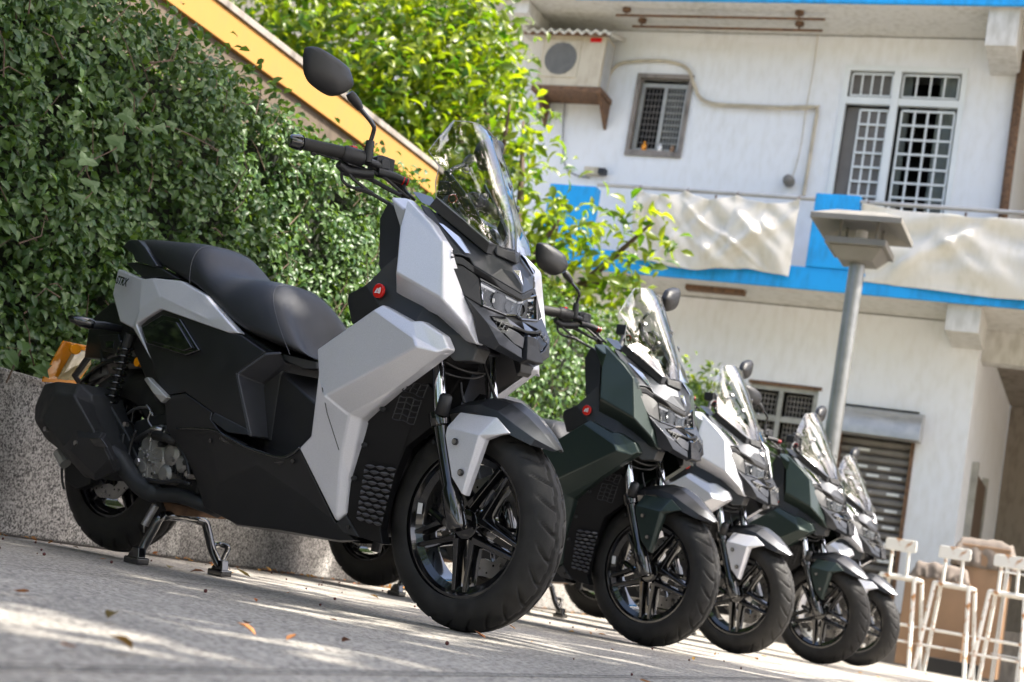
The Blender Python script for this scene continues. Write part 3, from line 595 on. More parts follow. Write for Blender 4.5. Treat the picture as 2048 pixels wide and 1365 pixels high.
# ------------------------------------------------------------------ stools, cabinet, clutter at the right
def stool(px, py, rot, lab, sc_=1.0):
    p = Vector(stool_at(px, py)); root = empty('bar_stool', p, lab, 'bar stool', 'white bar stools beside the scooter row'); root.rotation_euler = (0, 0, rot)
    wt, wb, H = .145, .21, .76; 
    g = G()
    for q in ([(-wt, -.13, H), (wt, -.13, H)], [(-wt, .15, H), (wt, .15, H)], [(-wt, -.13, H), (-wt, .15, H)], [(wt, -.13, H), (wt, .15, H)]): g.tube(q, .018, 8)
    g.build('seat_frame', 'rustwhite', root)
    for sx in (-1, 1):
        for y0, y1 in ((-.13, -.19), (.15, .21)):
            g = G(); g.tube([(sx * wb, y1, 0), (sx * wt, y0, H)], .018, 8); g.build('leg', 'rustwhite', root)
    for z in (.22, .36):
        t = z / H; xx = wb + (wt - wb) * t; yy = -.19 + .06 * t
        for sy in (yy, -yy + .02): g = G(); g.tube([(-xx, sy, z), (xx, sy, z)], .011, 8); g.build('rung', 'rustwhite', root)
    for sx in (-1, 1):
        g = G(); g.tube([(sx * .075, -.13, H), (sx * .072, -.145, H + .24)], .014, 8); g.build('back_post', 'rustwhite', root)
    bt = []; 
    for i in range(24):
        t = 2 * PI * i / 24; cx_ = .135 * max(-1, min(1, 1.35 * math.cos(t))); cz_ = .052 * max(-1, min(1, 1.35 * math.sin(t))); bt.append((cx_, -.165, H + .27 + cz_))
    g = G(); g.prism(bt, (0, .022, 0)); g.build('back_plate', 'rustwhite', root, bevel=.004)
    g = G(); g.box((-wt + .02, -.11, H - .01), (wt - .02, .13, H + .012)); g.build('seat_board', 'offwhite', root, bevel=.005)
    return root
SY = gnd(1885, 1350).y
def stool_at(px, py): v = onY(px, py, SY); return (v.x, v.y, 0)
stool(1779, 1330, -.12, 'white rusty bar stool nearest the last scooter, partly behind its front wheel')
stool(1886, 1350, -.10, 'white rusty bar stool standing before the brown wooden cabinet')
stool(1997, 1374, -.12, 'white rusty bar stool cut off by the right frame edge')
YC = 14.3
def cb(name, pa, pb, zb, y0, y1, m, lab, cat, par=None):
    a = onY(*pa, y0); b = onY(*pb, y0); g = G(); z0_ = zb if zb is not None else b.z
    cx_ = (a.x + b.x) / 2; g.box((a.x - cx_, 0, 0), (b.x - cx_, y1 - y0, a.z - z0_)); o = g.build(name, m, par, bevel=.006); o.location = (cx_, y0, z0_); return tag(o, lab, cat)
cb('wooden_cabinet', (1925, 1086), (2003, 1260), .03, YC + .1, YC + .6, 'wood', 'tall brown laminate cabinet standing behind the stools', 'cabinet')
cb('wooden_cabinet', (1812, 1148), (1920, 1330), .02, YC, YC + .45, 'wood', 'low brown laminate cabinet lying left of the tall one', 'cabinet')
def drape(name, c, sx, sy, sz, m, lab, cat, seed, flat=0):
    nx = ny = 26; vs = []
    for j in range(ny + 1):
        for i in range(nx + 1):
            u, v = i / nx * 2 - 1, j / ny * 2 - 1; rr = max(abs(u), abs(v)); dr = max(0, rr - .62) / .38
            z = sz * (1 - dr ** 1.1) + .035 * mnoise.noise((u * 3, v * 3, seed)) + .012 * mnoise.noise((u * 9, v * 9, seed)); k = 1 + .22 * mnoise.noise((u * 6, v * 6, seed + 4)) * dr + .05 * math.sin(math.atan2(v, u) * 11 + seed) * dr
            vs.append((sx * u * k * (1 - .25 * dr), sy * v * k * (1 - .25 * dr), z if z > .002 else .002))
    o = mk(name, vs, [(j * (nx + 1) + i, j * (nx + 1) + i + 1, (j + 1) * (nx + 1) + i + 1, (j + 1) * (nx + 1) + i) for j in range(ny) for i in range(nx)], m, smooth=True)
    o.location = c; s_ = o.modifiers.new('t', 'SOLIDIFY'); s_.thickness = .008; return tag(o, lab, cat)
p = onY(1975, 1100, YC + .1); drape('dust_sheet', (p.x - .02, YC + .35, p.z - .18), .36, .36, .26, 'tarp', 'dusty grey sheet draped over the tall brown cabinet', 'dust sheet', 3)
p = onY(1880, 1140, YC); drape('dust_sheet', (p.x, YC + .22, p.z - .10), .34, .3, .15, 'tarp', 'crumpled grey sheet lying on the low brown cabinet', 'dust sheet', 8)
M['bag'] = mat('white_plastic_bag', (.62, .63, .62), .4, 0, .1, 8)
p = gnd(1895, 1335); drape('plastic_bag', (p.x, 13.75, 0), .17, .15, .10, 'bag', 'crumpled white plastic bag on the ground before the low cabinet', 'plastic bag', 12)
p = gnd(1800, 1310); drape('plastic_bag', (p.x + .1, 14.1, 0), .16, .2, .55, 'bag', 'upright pale plastic sack between the first stool and the wall', 'plastic sack', 15)
p = gnd(1770, 1290); drape('rubbish_bag', (p.x + .05, 14.6, 0), .22, .2, .35, 'black2', 'black rubbish bag slumped behind the first stool', 'rubbish bag', 18)
cb('rubble_tray', (1850, 1312), (1960, 1340), .0, 13.95, 14.2, 'black2', 'flat black tray lying on the ground behind the middle stool', 'tray')
rk = empty('metal_rack', (onY(2030, 1200, 13.6).x, 13.6, 0), 'thin galvanised rack standing at the right edge behind the stools', 'rack')
for dx in (-.12, .08, .28):
    for dy in (0, .3):
        g = G(); g.tube([(dx, dy, 0), (dx + .02, dy, 1.0)], .009, 6); g.build('rack_leg', 'galv', rk)
for z in (.25, .95): g = G(); g.tube([(-.14, 0, z), (.30, 0, z)], .008, 6); g.build('rack_rail', 'galv', rk)
bw = cb('boundary_wall', (1500, 1175), (2300, 1280), 0, 15.72, 15.86, 'concrete', 'dark weathered plinth strip at the foot of the white building', 'plinth')

# ------------------------------------------------------------------ trees
def tree(name, base, blobs, nleaf, size, m, lab, seed, limbs=14, aspect=.42, trunk=.11, cat='tree', droop=.35, nbias=(.2, -.4, .8)):
    root = empty(name, base, lab, cat); r_ = np.random.default_rng(seed); Lb = np.array(base)
    Ps = []; tot = sum(b[3] * b[4] * b[5] for b in blobs)
    for (cx_, cy_, cz_, rx, ry, rz) in blobs:
        k = int(nleaf * rx * ry * rz / tot); nt = max(8, k // 9)
        d_ = r_.normal(size=(nt, 3)); d_ /= np.linalg.norm(d_, axis=1)[:, None]; rad = r_.uniform(.45, 1.08, (nt, 1)) ** .6
        tw = d_ * rad * np.array([rx, ry, rz]) + np.array([cx_, cy_, cz_]); cen = np.repeat(tw, 9, axis=0)
        Ps.append(cen + r_.normal(0, size[1] * .75, cen.shape))
    P_ = np.concatenate(Ps); k = len(P_); N_ = np.array(nbias)[None] + r_.normal(0, .75, (k, 3))
    leafmesh('crown', P_ - Lb, N_, r_.uniform(size[0], size[1], k), m, root, aspect, seed, droop)
    c0 = Vector(blobs[0][:3]) - Vector(base); g = G(); fork = Vector((c0.x * .2, c0.y * .2, c0.z * .45)); g.tube(smoothpath([(0, 0, 0), (c0.x * .05 + .05, c0.y * .05, c0.z * .2), fork]), [trunk * (1 - .04 * i) for i in range(13)], 10)
    g.build('trunk', 'twig', root, smooth=True)
    for i in range(limbs):
        b = blobs[i % len(blobs)]; e = Vector((b[0] + r_.uniform(-.7, .7) * b[3], b[1] + r_.uniform(-.7, .7) * b[4], b[2] + r_.uniform(-.3, .9) * b[5])) - Vector(base)
        mid = fork.lerp(e, .5) + Vector((r_.uniform(-.15, .15), r_.uniform(-.15, .15), .1)); pts = smoothpath([fork, mid, e]); g = G(); g.tube(pts, [trunk * .55 * (1 - .85 * j / (len(pts) - 1)) for j in range(len(pts))], 7); g.build('branch', 'twig', root, smooth=True)
    return root
def q(px, py, Y): v = onY(px, py, Y); return v.x, v.y, v.z
tb = [(*q(780, 150, 11.2), 1.25, 1.0, 1.0), (*q(620, 60, 11.2), .95, .8, .75), (*q(860, 250, 11.0), .80, .9, .95), (*q(905, 100, 11.2), .42, .6, .5), (*q(1010, 400, 10.9), .55, .6, .55), (*q(1160, 520, 10.7), .50, .5, .36), (*q(1060, 255, 10.8), .28, .4, .20), (*q(1290, 470, 10.7), .22, .3, .14), (*q(1120, 440, 10.7), .26, .3, .2), (*q(1240, 570, 10.7), .2, .3, .18), (*q(820, 330, 11.0), .9, .8, .5), (*q(1120, 630, 10.8), .35, .4, .28), (*q(470, 60, 11.2), .30, .3, .35)]
tree('broadleaf_tree', (-4.6, 11.3, 0), tb, 10500, (.07, .17), 'tree', 'bright yellow green broadleaf tree growing between the hedge and the building', 21, 20)
# spray of long twigs at its right edge
tree('leafy_shrub', (*q(1395, 800, 12.5)[:2], 0), [(*q(1392, 775, 12.5), .16, .16, .16)], 160, (.06, .10), 'tree', 'small bright green shrub top seen between the second and third scooter', 22, 3, trunk=.02, cat='shrub')
# trees on the other side of the yard, whose crowns shade it and mirror in the screens
sh = [(2.6, 2.6, 5.6, 2.0, 2.0, .8), (4.6, 3.6, 6.6, 2.2, 2.3, .9), (2.3, 5.2, 6.0, 1.6, 1.7, .7), (6.3, 1.6, 7.6, 2.2, 2.2, 1.0), (3.6, .0, 6.2, 2.2, 1.8, .9), (1.2, 3.6, 5.4, 1.2, 2.0, .6)]
t1 = tree('shade_tree', (5.2, 2.2, 0), sh, 2500, (.13, .22), 'tree', 'unseen broadleaf tree right of the camera, crown shaped to dapple the yard', 31, 18, .5, .2, nbias=(0, 0, 1))
r = np.random.default_rng(91); n = 30000; z = r.uniform(5.4, 7.6, n); gx = r.uniform(-5.0, 1.4, n); gy = r.uniform(.2, 6.4, n)
lim = np.where(gy > 4.7, -.02, .16) - np.where((gx > -2.7) & (gx < -1.9) & (gy > 3.9), .30, 0) - np.clip((gy - 5) * .25, 0, .4)
nz_ = np.array([mnoise.noise((a * 1.5, b * 2.0, 5.5)) * .8 + mnoise.noise((a * 4.2, b * 4.2, 2.5)) * .35 for a, b in zip(gx, gy)])
GAPS = [(*gnd(px, py).to_2d(), rx, ry) for px, py, rx, ry in ((120, 1262, .30, .05), (330, 1290, .35, .06), (60, 1205, .16, .05), (600, 1235, .5, .05), (430, 1182, .22, .07), (700, 1200, .25, .25), (560, 1160, .45, .30), (850, 1195, .4, .5), (1150, 1288, .28, .12), (900, 1300, .3, .05), (1120, 1340, .4, .06), (380, 1145, .25, .12), (230, 1312, .45, .05), (760, 1335, .5, .05), (250, 1218, .30, .05), (1500, 1345, .5, .12))]
for a_, b_, rx, ry in GAPS: nz_ = np.where(((gx - a_) / rx) ** 2 + ((gy - b_) / ry) ** 2 < 1 + .5 * nz_, 9, nz_)
k_ = nz_ < lim; z, gx, gy = z[k_], gx[k_], gy[k_]
P = np.stack([gx + z * sdir.x / sdir.z - 5.2, gy + z * sdir.y / sdir.z - 2.2, z], 1)
leafmesh('crown', P, np.array([0, 0, 1.0]) + r.normal(0, .6, P.shape), r.uniform(.12, .2, len(P)), 'tree', t1, .5, 92, .3)  # added leaves out of view, gaps shaped to throw sun patches on the paving
sh2 = [(4.4, 8.6, 7.2, 1.2, 1.0, .6), (6.6, 11.0, 8.0, 1.6, 1.3, 1.0)]
tree('shade_tree', (6.2, 9.5, 0), sh2, 3000, (.13, .22), 'tree', 'second yard tree further along on the right, beyond the frame', 32, 12, .5, .2, nbias=(0, 0, 1))
sh3 = [(3.0, -10, 6.5, 3.6, 2.0, 4.2), (-3.5, -11, 7.0, 3.6, 2.0, 4.6), (10, -7, 6, 2.5, 2.5, 4)]
tree('yard_tree', (0, -9.5, 0), sh3, 8000, (.25, .4), 'tree', 'dark leafy tree behind the camera, mirrored in the windscreens', 33, 12, .5, .2)
M['farwall'] = M['wall']

# ================================================================== SCOOTER (built once, then copied)
bike = empty('scooter', (0, 0, 0), 'silver scooter nearest the camera, in front at the left, tail against the hedge', 'scooter', 'scooters parked in a row')
BIKE_OBJS = []
def flip(vs): return [Vector((v[0], -v[1], v[2])) for v in vs]
def part(name, vs, fs, m, parent=None, mirror=False, **k):
    a = mk(name, vs, fs, m, parent or bike, **k); BIKE_OBJS.append(a)
    if mirror:
        b = mk(name, flip(vs), [tuple(f)[::-1] for f in fs], m, parent or bike, **k); BIKE_OBJS.append(b); return a, b
    return a
def gp(g, name, m, parent=None, mirror=False, **k): return part(name, g.v, g.f, m, parent, mirror, **k)
def shell(name, V, F, th, m, mirror=True, parent=None, bevel=.0035, d=None, angle=14, seg=2):
    """faceted panel: V dict letter -> point, F faces as strings, given depth d (vector) behind it"""
    keys = list(V); idx = {k: i for i, k in enumerate(keys)}; P = [Vector(V[k]) for k in keys]
    d = Vector(d) if d is not None else Vector((0, th, 0)); n = len(P)
    faces = [tuple(idx[c] for c in f.split()) for f in F]
    # consistent winding comes from recalc; boundary edges found by counting
    cnt = {}
    for f in faces:
        for a, b in zip(f, f[1:] + f[:1]): cnt[frozenset((a, b))] = cnt.get(frozenset((a, b)), 0) + 1
    side = []
    for f in faces:
        for a, b in zip(f, f[1:] + f[:1]):
            if cnt[frozenset((a, b))] == 1: side.append((b, a, a + n, b + n))
    tri = []
    for f in faces: tri.append(f)
    back = [tuple(i + n for i in f)[::-1] for f in faces]
    return part(name, P + [p + d for p in P], tri + back + side, m, parent, mirror, bevel=bevel, angle=angle, seg=seg)

# ---- upper side fairing (painted)
A = dict(a=k1(600, 912, -.215), b=k1(690, 918, -.185), c=k1(830, 1062, -.19), d=k2(923, 4, -.205), e=k1(685, 985, -.235), f=k1(655, 1085, -.225), g=k2(618, 210, -.235), h=k2(620, 365, -.190), i=k2(740, 450, -.176), j=k2(800, 452, -.171), k=k2(1075, 660, -.130), l=k2(1150, 682, -.130), m=k2(1120, 465, -.140), n=k2(975, 190, -.172), o=k2(962, 60, -.182), q=k2(918, 385, -.212), r=k2(1092, 575, -.160))
shell('upper_fairing', A, ['a b e', 'a e f', 'e b c d q g f', 'g q r k j i h', 'd o n m r q', 'r m l', 'r l k'], .03, 'silver', bevel=.006, seg=3, angle=9)
# ---- lower leg panel (painted)
Bp = dict(a=k2(108, 712, -.245), b=k2(535, 420, -.232), c=k2(720, 527, -.222), d=k2(787, 525, -.215), e=k2(930, 620, -.195), f=k2(968, 712, -.183), g=k2(885, 722, -.207), h=k2(745, 640, -.232), i=k2(480, 450, -.243), j=k2(755, 692, -.240), k=k2(165, 1015, -.252), l=k2(118, 870, -.245), m=k2(320, 1140, -.215), n=k2(400, 1170, -.185), o=k2(650, 950, -.183), q=k3(155, 480, -.160), r=k3(135, 650, -.155), s=k3(80, 692, -.165), t=k3(112, 330, -.195), u=k5(1655, 405, -.225), v=k5(1722, 335, -.235))
shell('leg_panel', Bp, ['i b c h', 'h c d g', 'd e f g', 'a i h j k l', 'h g j', 'j g f o m k', 'm o n', 'l k m t v', 'v t s u', 'm n q t', 't q r s'], .03, 'silver', bevel=.006, seg=3, angle=7)
# seam of the leg panel
g = G(); g.tube([k4(1662, 955, -.2535), k4(1690, 1100, -.2475), k4(1757, 1310, -.238)], .0012, 5); gp(g, 'panel_seam', 'black', mirror=True)
# ---- black mid fairing with badge, running down under the nose
Cp = dict(a=k1(592, 935, -.203), b=k1(543, 1030, -.203), c=k2(513, 170, -.208), c2=k2(520, 200, -.222), d=k2(425, 293, -.226), e=k2(312, 352, -.228), f=k2(305, 400, -.228), g=k2(335, 548, -.225), h=k2(540, 470, -.222), i=k2(720, 580, -.205), j=k2(800, 590, -.198), k=k2(915, 690, -.170), l=k2(1000, 790, -.150), m=k2(1120, 790, -.120), n=k2(1160, 700, -.110), o=k2(1080, 620, -.130), p=k2(810, 420, -.180), q=k2(640, 330, -.195), r=k2(640, 100, -.200), s=k1(665, 1000, -.198))
shell('mid_fairing', Cp, ['a b s', 'b c c2 r s', 'c2 q r', 'c2 d h q', 'd e f g h', 'h i p q', 'i j o p', 'j k l m n o'], .05, 'black')
# red round badge with its white mark
c = k2(508, 331, -.232); g = G(); g.tube([c + Vector((0, .006, 0)), c, c + Vector((0, -.0012, 0))], [.0185, .0185, .017], 28)
bd = gp(g, 'badge', 'red', mirror=True)
for b_, s_ in zip(bd, (1, -1)):
    cc = Vector((c.x, c.y * s_, c.z)); 
    for poly in ([(-.011, -.006), (-.006, -.006), (.001, .006), (-.003, .006)], [(-.001, .000), (.004, .007), (.004, -.006), (.001, -.006), (.001, .001)], [(.0055, .008), (.0095, .008), (.0095, -.003), (.0075, -.007), (.003, -.007), (.003, -.0045), (.006, -.0045)], [(-.005, -.003), (.000, -.003), (.0005, -.0055), (-.006, -.0055)]):
        g = G(); g.prism([cc + Vector((x * s_ if s_ > 0 else x, -.0022 * s_, z)) for x, z in poly], (0, .0008 * s_, 0)); gp(g, 'badge_mark', 'white', b_)

# ---- hood, lamps and chin: half meshes mirrored into one
def half(name, V, F, m, parent=None, bevel=.003, angle=14, solid=0):
    """V: points of the right half (centre ones have y=0); F faces; both halves become one mesh"""
    keys = list(V); P = [Vector(V[k]) for k in keys]; idx = {k: i for i, k in enumerate(keys)}; n = len(P)
    fs = [tuple(idx[c] for c in f.split()) for f in F]
    if min(abs(p.y) for p in P) > .004:          # the two sides do not meet: two parts
        out = []
        for vv, ff in ((P, fs), (flip(P), [f[::-1] for f in fs])):
            o = mk(name, vv, ff, m, parent or bike, smooth=True); BIKE_OBJS.append(o); out.append(o)
            if solid:
                c_ = sum(vv, Vector()) / len(vv); f0 = o.data.polygons[0]
                if f0.normal.dot(Vector((.6, math.copysign(.6, c_.y), .1))) < 0: o.data.flip_normals()
                s = o.modifiers.new('so', 'SOLIDIFY'); s.thickness = solid; s.offset = -1
            if bevel:
                b = o.modifiers.new('b', 'BEVEL'); b.width = bevel; b.segments = 2; b.limit_method = 'ANGLE'; b.angle_limit = math.radians(angle); b.harden_normals = True
        return out
    vs = P + flip(P); fs2 = fs + [tuple(i + n for i in f)[::-1] for f in fs]
    o = mk(name, vs, fs2, m, parent or bike, smooth=True); BIKE_OBJS.append(o)
    if solid:
        s = o.modifiers.new('so', 'SOLIDIFY'); s.thickness = solid; s.offset = -1
    if bevel:
        b = o.modifiers.new('b', 'BEVEL'); b.width = bevel; b.segments = 2; b.limit_method = 'ANGLE'; b.angle_limit = math.radians(angle); b.harden_normals = True
    return o
H = dict(a=k8(5, 800, -.165), b=k8(80, 832, -.150), c=k8(560, 1228, -.064), d=k6(520, 240, -.050), e=k6(700, 300, 0), ee=k6(705, 410, -.018), f=k6(800, 548, 0), g=k6(805, 628, 0), h=k6(500, 450, -.087), i=k6(330, 350, -.120), j=k6(290, 268, -.130), k=k6(210, 240, -.150), l=k6(88, 228, -.176), m=k6(30, 120, -.180), n=k6(600, 380, -.045))
half('front_hood', H, ['a b k', 'a k l m', 'b c j k', 'c h i j', 'c d n h', 'n g h', 'n ee f g', 'd e ee n', 'ee e f'], 'gunmetal', solid=.006)
# chrome arrow on the hood and wavy trim beside the screen
g = G(); g.add([k6(705, 412, -.014), k6(770, 410, .004), k6(800, 560, -.001), k6(760, 470, -.008)], [(0, 1, 2, 3)]); g.v = [v + Vector((.004, -.001, .004)) for v in g.v]; gp(g, 'hood_emblem', 'chrome')
Tr = dict(a=k8(150, 985, -.150), b=k8(190, 1000, -.146), c=k8(330, 1110, -.132), d=k8(420, 1250, -.128), e=k8(380, 1245, -.134), f=k8(300, 1150, -.141))
shell('hood_trim', {k_: Vector(v) + Vector((.006, -.006, .006)) for k_, v in Tr.items()}, ['a b c f', 'f c d e'], .006, 'chrome', bevel=.001)
# lower lip of the hood
Lp = dict(g=k6(805, 632, 0), h=k6(498, 456, -.087), i=k6(332, 356, -.120), k=k6(212, 262, -.148), l=k6(90, 246, -.176), g2=k6(800, 690, 0), h2=k6(600, 580, -.060), i2=k6(335, 430, -.112), k2=k6(222, 345, -.146), l2=k6(98, 318, -.174))
half('hood_lip', Lp, ['g h h2 g2', 'h i i2 h2', 'i k k2 i2', 'k l l2 k2'], 'black', solid=.02)
# lamp cheeks
Ch = dict(a=k6(96, 322, -.174), b=k6(225, 352, -.146), b2=k6(335, 430, -.114), c=k6(385, 478, -.117), d=k6(408, 742, -.114), e=k6(240, 640, -.158), f=k6(118, 430, -.172), x=k6(305, 580, -.137))
half('lamp_cheek', Ch, ['a b x e f', 'b b2 c x', 'x c d e'], 'black2', solid=.02)
# headlamp: housing, reflector bowls, glass
Hl = dict(a=k6(385, 480, -.114), b=k6(785, 688, 0), c=k6(735, 838, 0), d=k6(640, 835, -.030), e=k6(408, 740, -.111))
hl = half('headlight', {k_: Vector(v) + Vector((-.034, 0, 0)) for k_, v in Hl.items()}, ['a b c d e'], 'gloss', bevel=0)
gl_ = half('headlight_glass', Hl, ['a b c d e'], 'lampglass', hl, bevel=0)
for s_ in (1, -1):
    for (x, y, Y, r_) in ((585, 695, -.064, .024), (700, 752, -.024, .018)):
        c = k6(x, y, Y) + Vector((-.012, 0, 0)); c.y *= s_
        g = G(); g.tube([c + Vector((-.018, 0, 0)), c + Vector((-.012, 0, 0)), c + Vector((.004, 0, 0))], [.004, r_ * .6, r_ * .9], 16, caps=False); gp(g, 'reflector_bowl', 'facet', hl)
        g = G(); g.tube([c + Vector((-.015, 0, 0)), c + Vector((-.006, 0, 0)), c + Vector((-.003, 0, 0))], [.008, .008, .004], 10); gp(g, 'lamp_bulb', 'white', hl)
    ta, tb_, bb_, ba = [Vector((p.x, p.y * s_, p.z)) for p in (k6(412, 525, -.108), k6(765, 705, -.006), k6(715, 815, -.008), k6(425, 725, -.106))]
    vs9 = []; nf_ = 34
    for i9 in range(nf_ + 1):
        u9 = i9 / nf_; dx9 = -.012 - (.006 if i9 % 2 else 0) - .006 * math.sin(u9 * PI * 3) ** 2
        for v9 in (0, .35, .65, 1): vs9.append((ta.lerp(tb_, u9)).lerp(ba.lerp(bb_, u9), v9) + Vector((dx9 - .008 * math.sin(v9 * PI), 0, 0)))
    fl9 = part('reflector', vs9, [(i9 * 4 + j9, i9 * 4 + j9 + 1, i9 * 4 + j9 + 5, i9 * 4 + j9 + 4) for i9 in range(nf_) for j9 in range(3)], 'lens', hl)
    a_ = k6(400, 515, -.111) + Vector((-.004, 0, 0)); b_ = k6(765, 700, -.004) + Vector((-.006, 0, 0)); a_.y *= s_; b_.y *= s_
    g = G(); g.prism([a_, b_, b_ + Vector((0, 0, -.0045)), a_ + Vector((0, 0, -.0065))], (-.004, 0, 0)); gp(g, 'light_strip', 'white', hl)
    g = G(); fr9 = [Vector((p.x + .001, p.y * s_, p.z)) for p in (Hl['a'], Hl['b'], Hl['c'], Hl['d'], Hl['e'])]; g.tube([fr9[4], fr9[0], fr9[1]], .0035, 6); g.tube([fr9[2], fr9[3], fr9[4]], .0035, 6); gp(g, 'lamp_bezel', 'gloss', hl)
# chin (beak)
Cn = dict(a=k6(238, 645, -.158), b=k6(408, 748, -.112), c=k6(640, 845, -.034), c0=k6(740, 850, 0), d=k6(482, 838, -.098), e=k6(600, 1000, -.095), f=k6(720, 1110, -.062), g=k6(800, 1165, -.036), h=k6(803, 1257, -.036), i=k6(580, 1120, -.102), j=k6(460, 905, -.128), k=k6(520, 1170, -.100), l=k6(362, 1095, -.125), m=k6(330, 860, -.142), n=k6(900, 1340, 0), o=k6(700, 1265, -.050))
half('chin_fairing', Cn, ['a b d j', 'b c d', 'd e j', 'e i j', 'e f i', 'f g h i', 'a j m', 'j i m', 'm i k l', 'i h o k', 'h n o'], 'gunmetal', solid=.006)
Ub = dict(a=k6(480, 840, -.100), b=k6(700, 930, -.046), c=k6(830, 985, 0), c2=k6(825, 1010, 0), b2=k6(690, 960, -.046), a2=k6(500, 880, -.099))
half('chin_bar', {k_: Vector(v) + Vector((.008, 0, 0)) for k_, v in Ub.items()}, ['a b b2 a2', 'b c c2 b2'], 'black', solid=.02, bevel=.002)
half('chin_recess', dict(a=k6(500, 880, -.090), b=k6(640, 850, -.034), c=k6(830, 985, 0), d=k6(815, 1160, -.02), e=k6(720, 1110, -.058), f=k6(600, 1000, -.088)), ['a b c d e f'], 'gloss', bevel=0)
Lf = dict(a=k6(615, 1005, -.088), b=k6(665, 955, -.060), c=k6(750, 1000, -.040), d=k6(712, 1110, -.056), e=k6(815, 1055, -.024), f=k6(800, 1160, -.028))
half('chin_facet', {k_: Vector(v) + Vector((.004, 0, 0)) for k_, v in Lf.items()}, ['a b c d', 'c e f d'], 'gunmetal', solid=.004)
Pr = dict(a=k6(818, 1030, -.018), a1=k6(880, 1045, 0), b=k6(838, 1125, -.014), b1=k6(870, 1130, 0), c=k6(812, 1262, -.034), c1=k6(905, 1290, 0), d=k6(815, 1160, -.026))
half('beak_block', {k_: Vector(v) + Vector((.012, 0, 0)) for k_, v in Pr.items()}, ['a a1 b1 b', 'b b1 c1 c', 'a b c d'], 'black2', solid=.03)
# honeycomb mesh in the recess
g = G()
for (x, y) in ((560, 915), (590, 950), (620, 975), (600, 930), (635, 955)):
    c = k6(x, y, -.082) + Vector((.003, 0, 0)); hx = [c + Vector((0, .009 * math.cos(PI / 3 * q), .009 * math.sin(PI / 3 * q))) for q in range(7)]; g.tube(hx, .0009, 4)
gp(g, 'honeycomb_mesh', 'alu', mirror=True)

# ---- windscreen
def ws_rows():
    R_ = [(k8(290, 90, -.088), k8(300, 95, -.080), k8(500, 122, 0)), (k8(180, 212, -.130), k8(216, 240, -.106), k8(560, 235, 0)), (k8(72, 350, -.172), k8(222, 362, -.112), k8(605, 360, 0)),
          (k8(165, 482, -.152), k8(300, 515, -.104), k8(650, 510, 0)), (k8(132, 612, -.168), k8(400, 690, -.088), k8(700, 690, 0)), (k8(137, 742, -.174), k8(480, 820, -.078), k8(745, 850, 0)), (k8(360, 930, -.136), k8(560, 960, -.066), k8(775, 980, 0)), (k8(588, 1128, -.086), k8(630, 1162, -.052), k8(790, 1190, 0))]
    out = []
    for e, c, m in R_:
        row = [e, e.lerp(c, .5) + Vector((.003, 0, 0)), c]
        for t in (.3, .6, .82): 
            p = c.lerp(m, t); k_ = math.sin(t * PI / 2); p.x = c.x + (m.x - c.x) * k_; p.z = c.z + (m.z - c.z) * k_; row.append(p)
        row.append(m); out.append(row + [Vector((v.x, -v.y, v.z)) for v in row[-2::-1]])
    return out
rows = ws_rows(); nc = len(rows[0]); vs = [v for r_ in rows for v in r_]
fs = [(i * nc + j, i * nc + j + 1, (i + 1) * nc + j + 1, (i + 1) * nc + j) for i in range(len(rows) - 1) for j in range(nc - 1)]
wsd = part('windscreen', vs, fs, 'screen', smooth=True)
s_ = wsd.modifiers.new('t', 'SOLIDIFY'); s_.thickness = .0035; wsd.modifiers.new('e', 'EDGE_SPLIT').split_angle = math.radians(50)
rim_pts = [r_[0] for r_ in rows] ; edge = [r_[0] for r_ in rows][::-1] + [v for v in rows[0]] + [r_[-1] for r_ in rows]
M['edge'] = mat('polished_screen_edge', (.22, .23, .24), .12, .0)
g = G(); g.tube(edge, .0012, 5); gp(g, 'screen_edge', 'edge', wsd)
# inner dark screen support and bolts
sp = dict(a=k8(270, 525, -.085), b=k8(310, 510, -.078), c=k8(500, 760, -.060), d=k8(620, 1000, -.050), e=k8(780, 1190, -.0), f=k8(600, 1150, -.06), g=k8(470, 890, -.085))
shell('screen_support', {k_: Vector(v) + Vector((-.03, 0, 0)) for k_, v in sp.items()}, ['a b c g', 'g c d f', 'f d e'], .006, 'gloss', bevel=.001)
for (x, y, Y) in ((385, 525, -.088), (540, 750, -.066)):
    c = k8(x, y, Y); g = G(); g.tube([c + Vector((.006, -.003, .004)), c + Vector((.010, -.005, .006))], [.0060, .0050], 16); bo = gp(g, 'screen_bolt', 'steel', mirror=True)
    g = G(); n9 = Vector((.8, -.4, .45)).normalized(); u9 = n9.orthogonal().normalized(); v9 = n9.cross(u9); g.tube([c + n9 * .006 + (u9 * math.cos(a9 * PI / 10) + v9 * math.sin(a9 * PI / 10)) * .0105 for a9 in range(21)], .0016, 5); gp(g, 'screen_washer', 'gloss', mirror=True)
# black base under the screen
Bs = dict(a=k8(75, 822, -.148), b=k8(138, 745, -.140), c=k8(360, 925, -.105), d=k8(590, 1128, -.068), e=k8(565, 1225, -.066), f=k8(780, 1195, 0), h=k8(800, 1300, 0))
shell('screen_base', Bs, ['a b c d e', 'e d f h'], .02, 'black', bevel=.002)
g = G(); g.add([k8(120, 800, -.13), k8(560, 1200, -.06), k8(560, 1200, .06), k8(120, 800, .13)], [(0, 1, 2, 3)]); gp(g, 'screen_cowl', 'black')
Bt = dict(a=k8(575, 1165, -.052), b=k8(640, 1165, -.045), c=k8(800, 1215, 0), d=k8(810, 1310, 0), e=k8(640, 1240, -.048))
half('screen_bracket', {k_: Vector(v) + Vector((.006, 0, .0)) for k_, v in Bt.items()}, ['a b e', 'b c d e'], 'black', solid=.012)
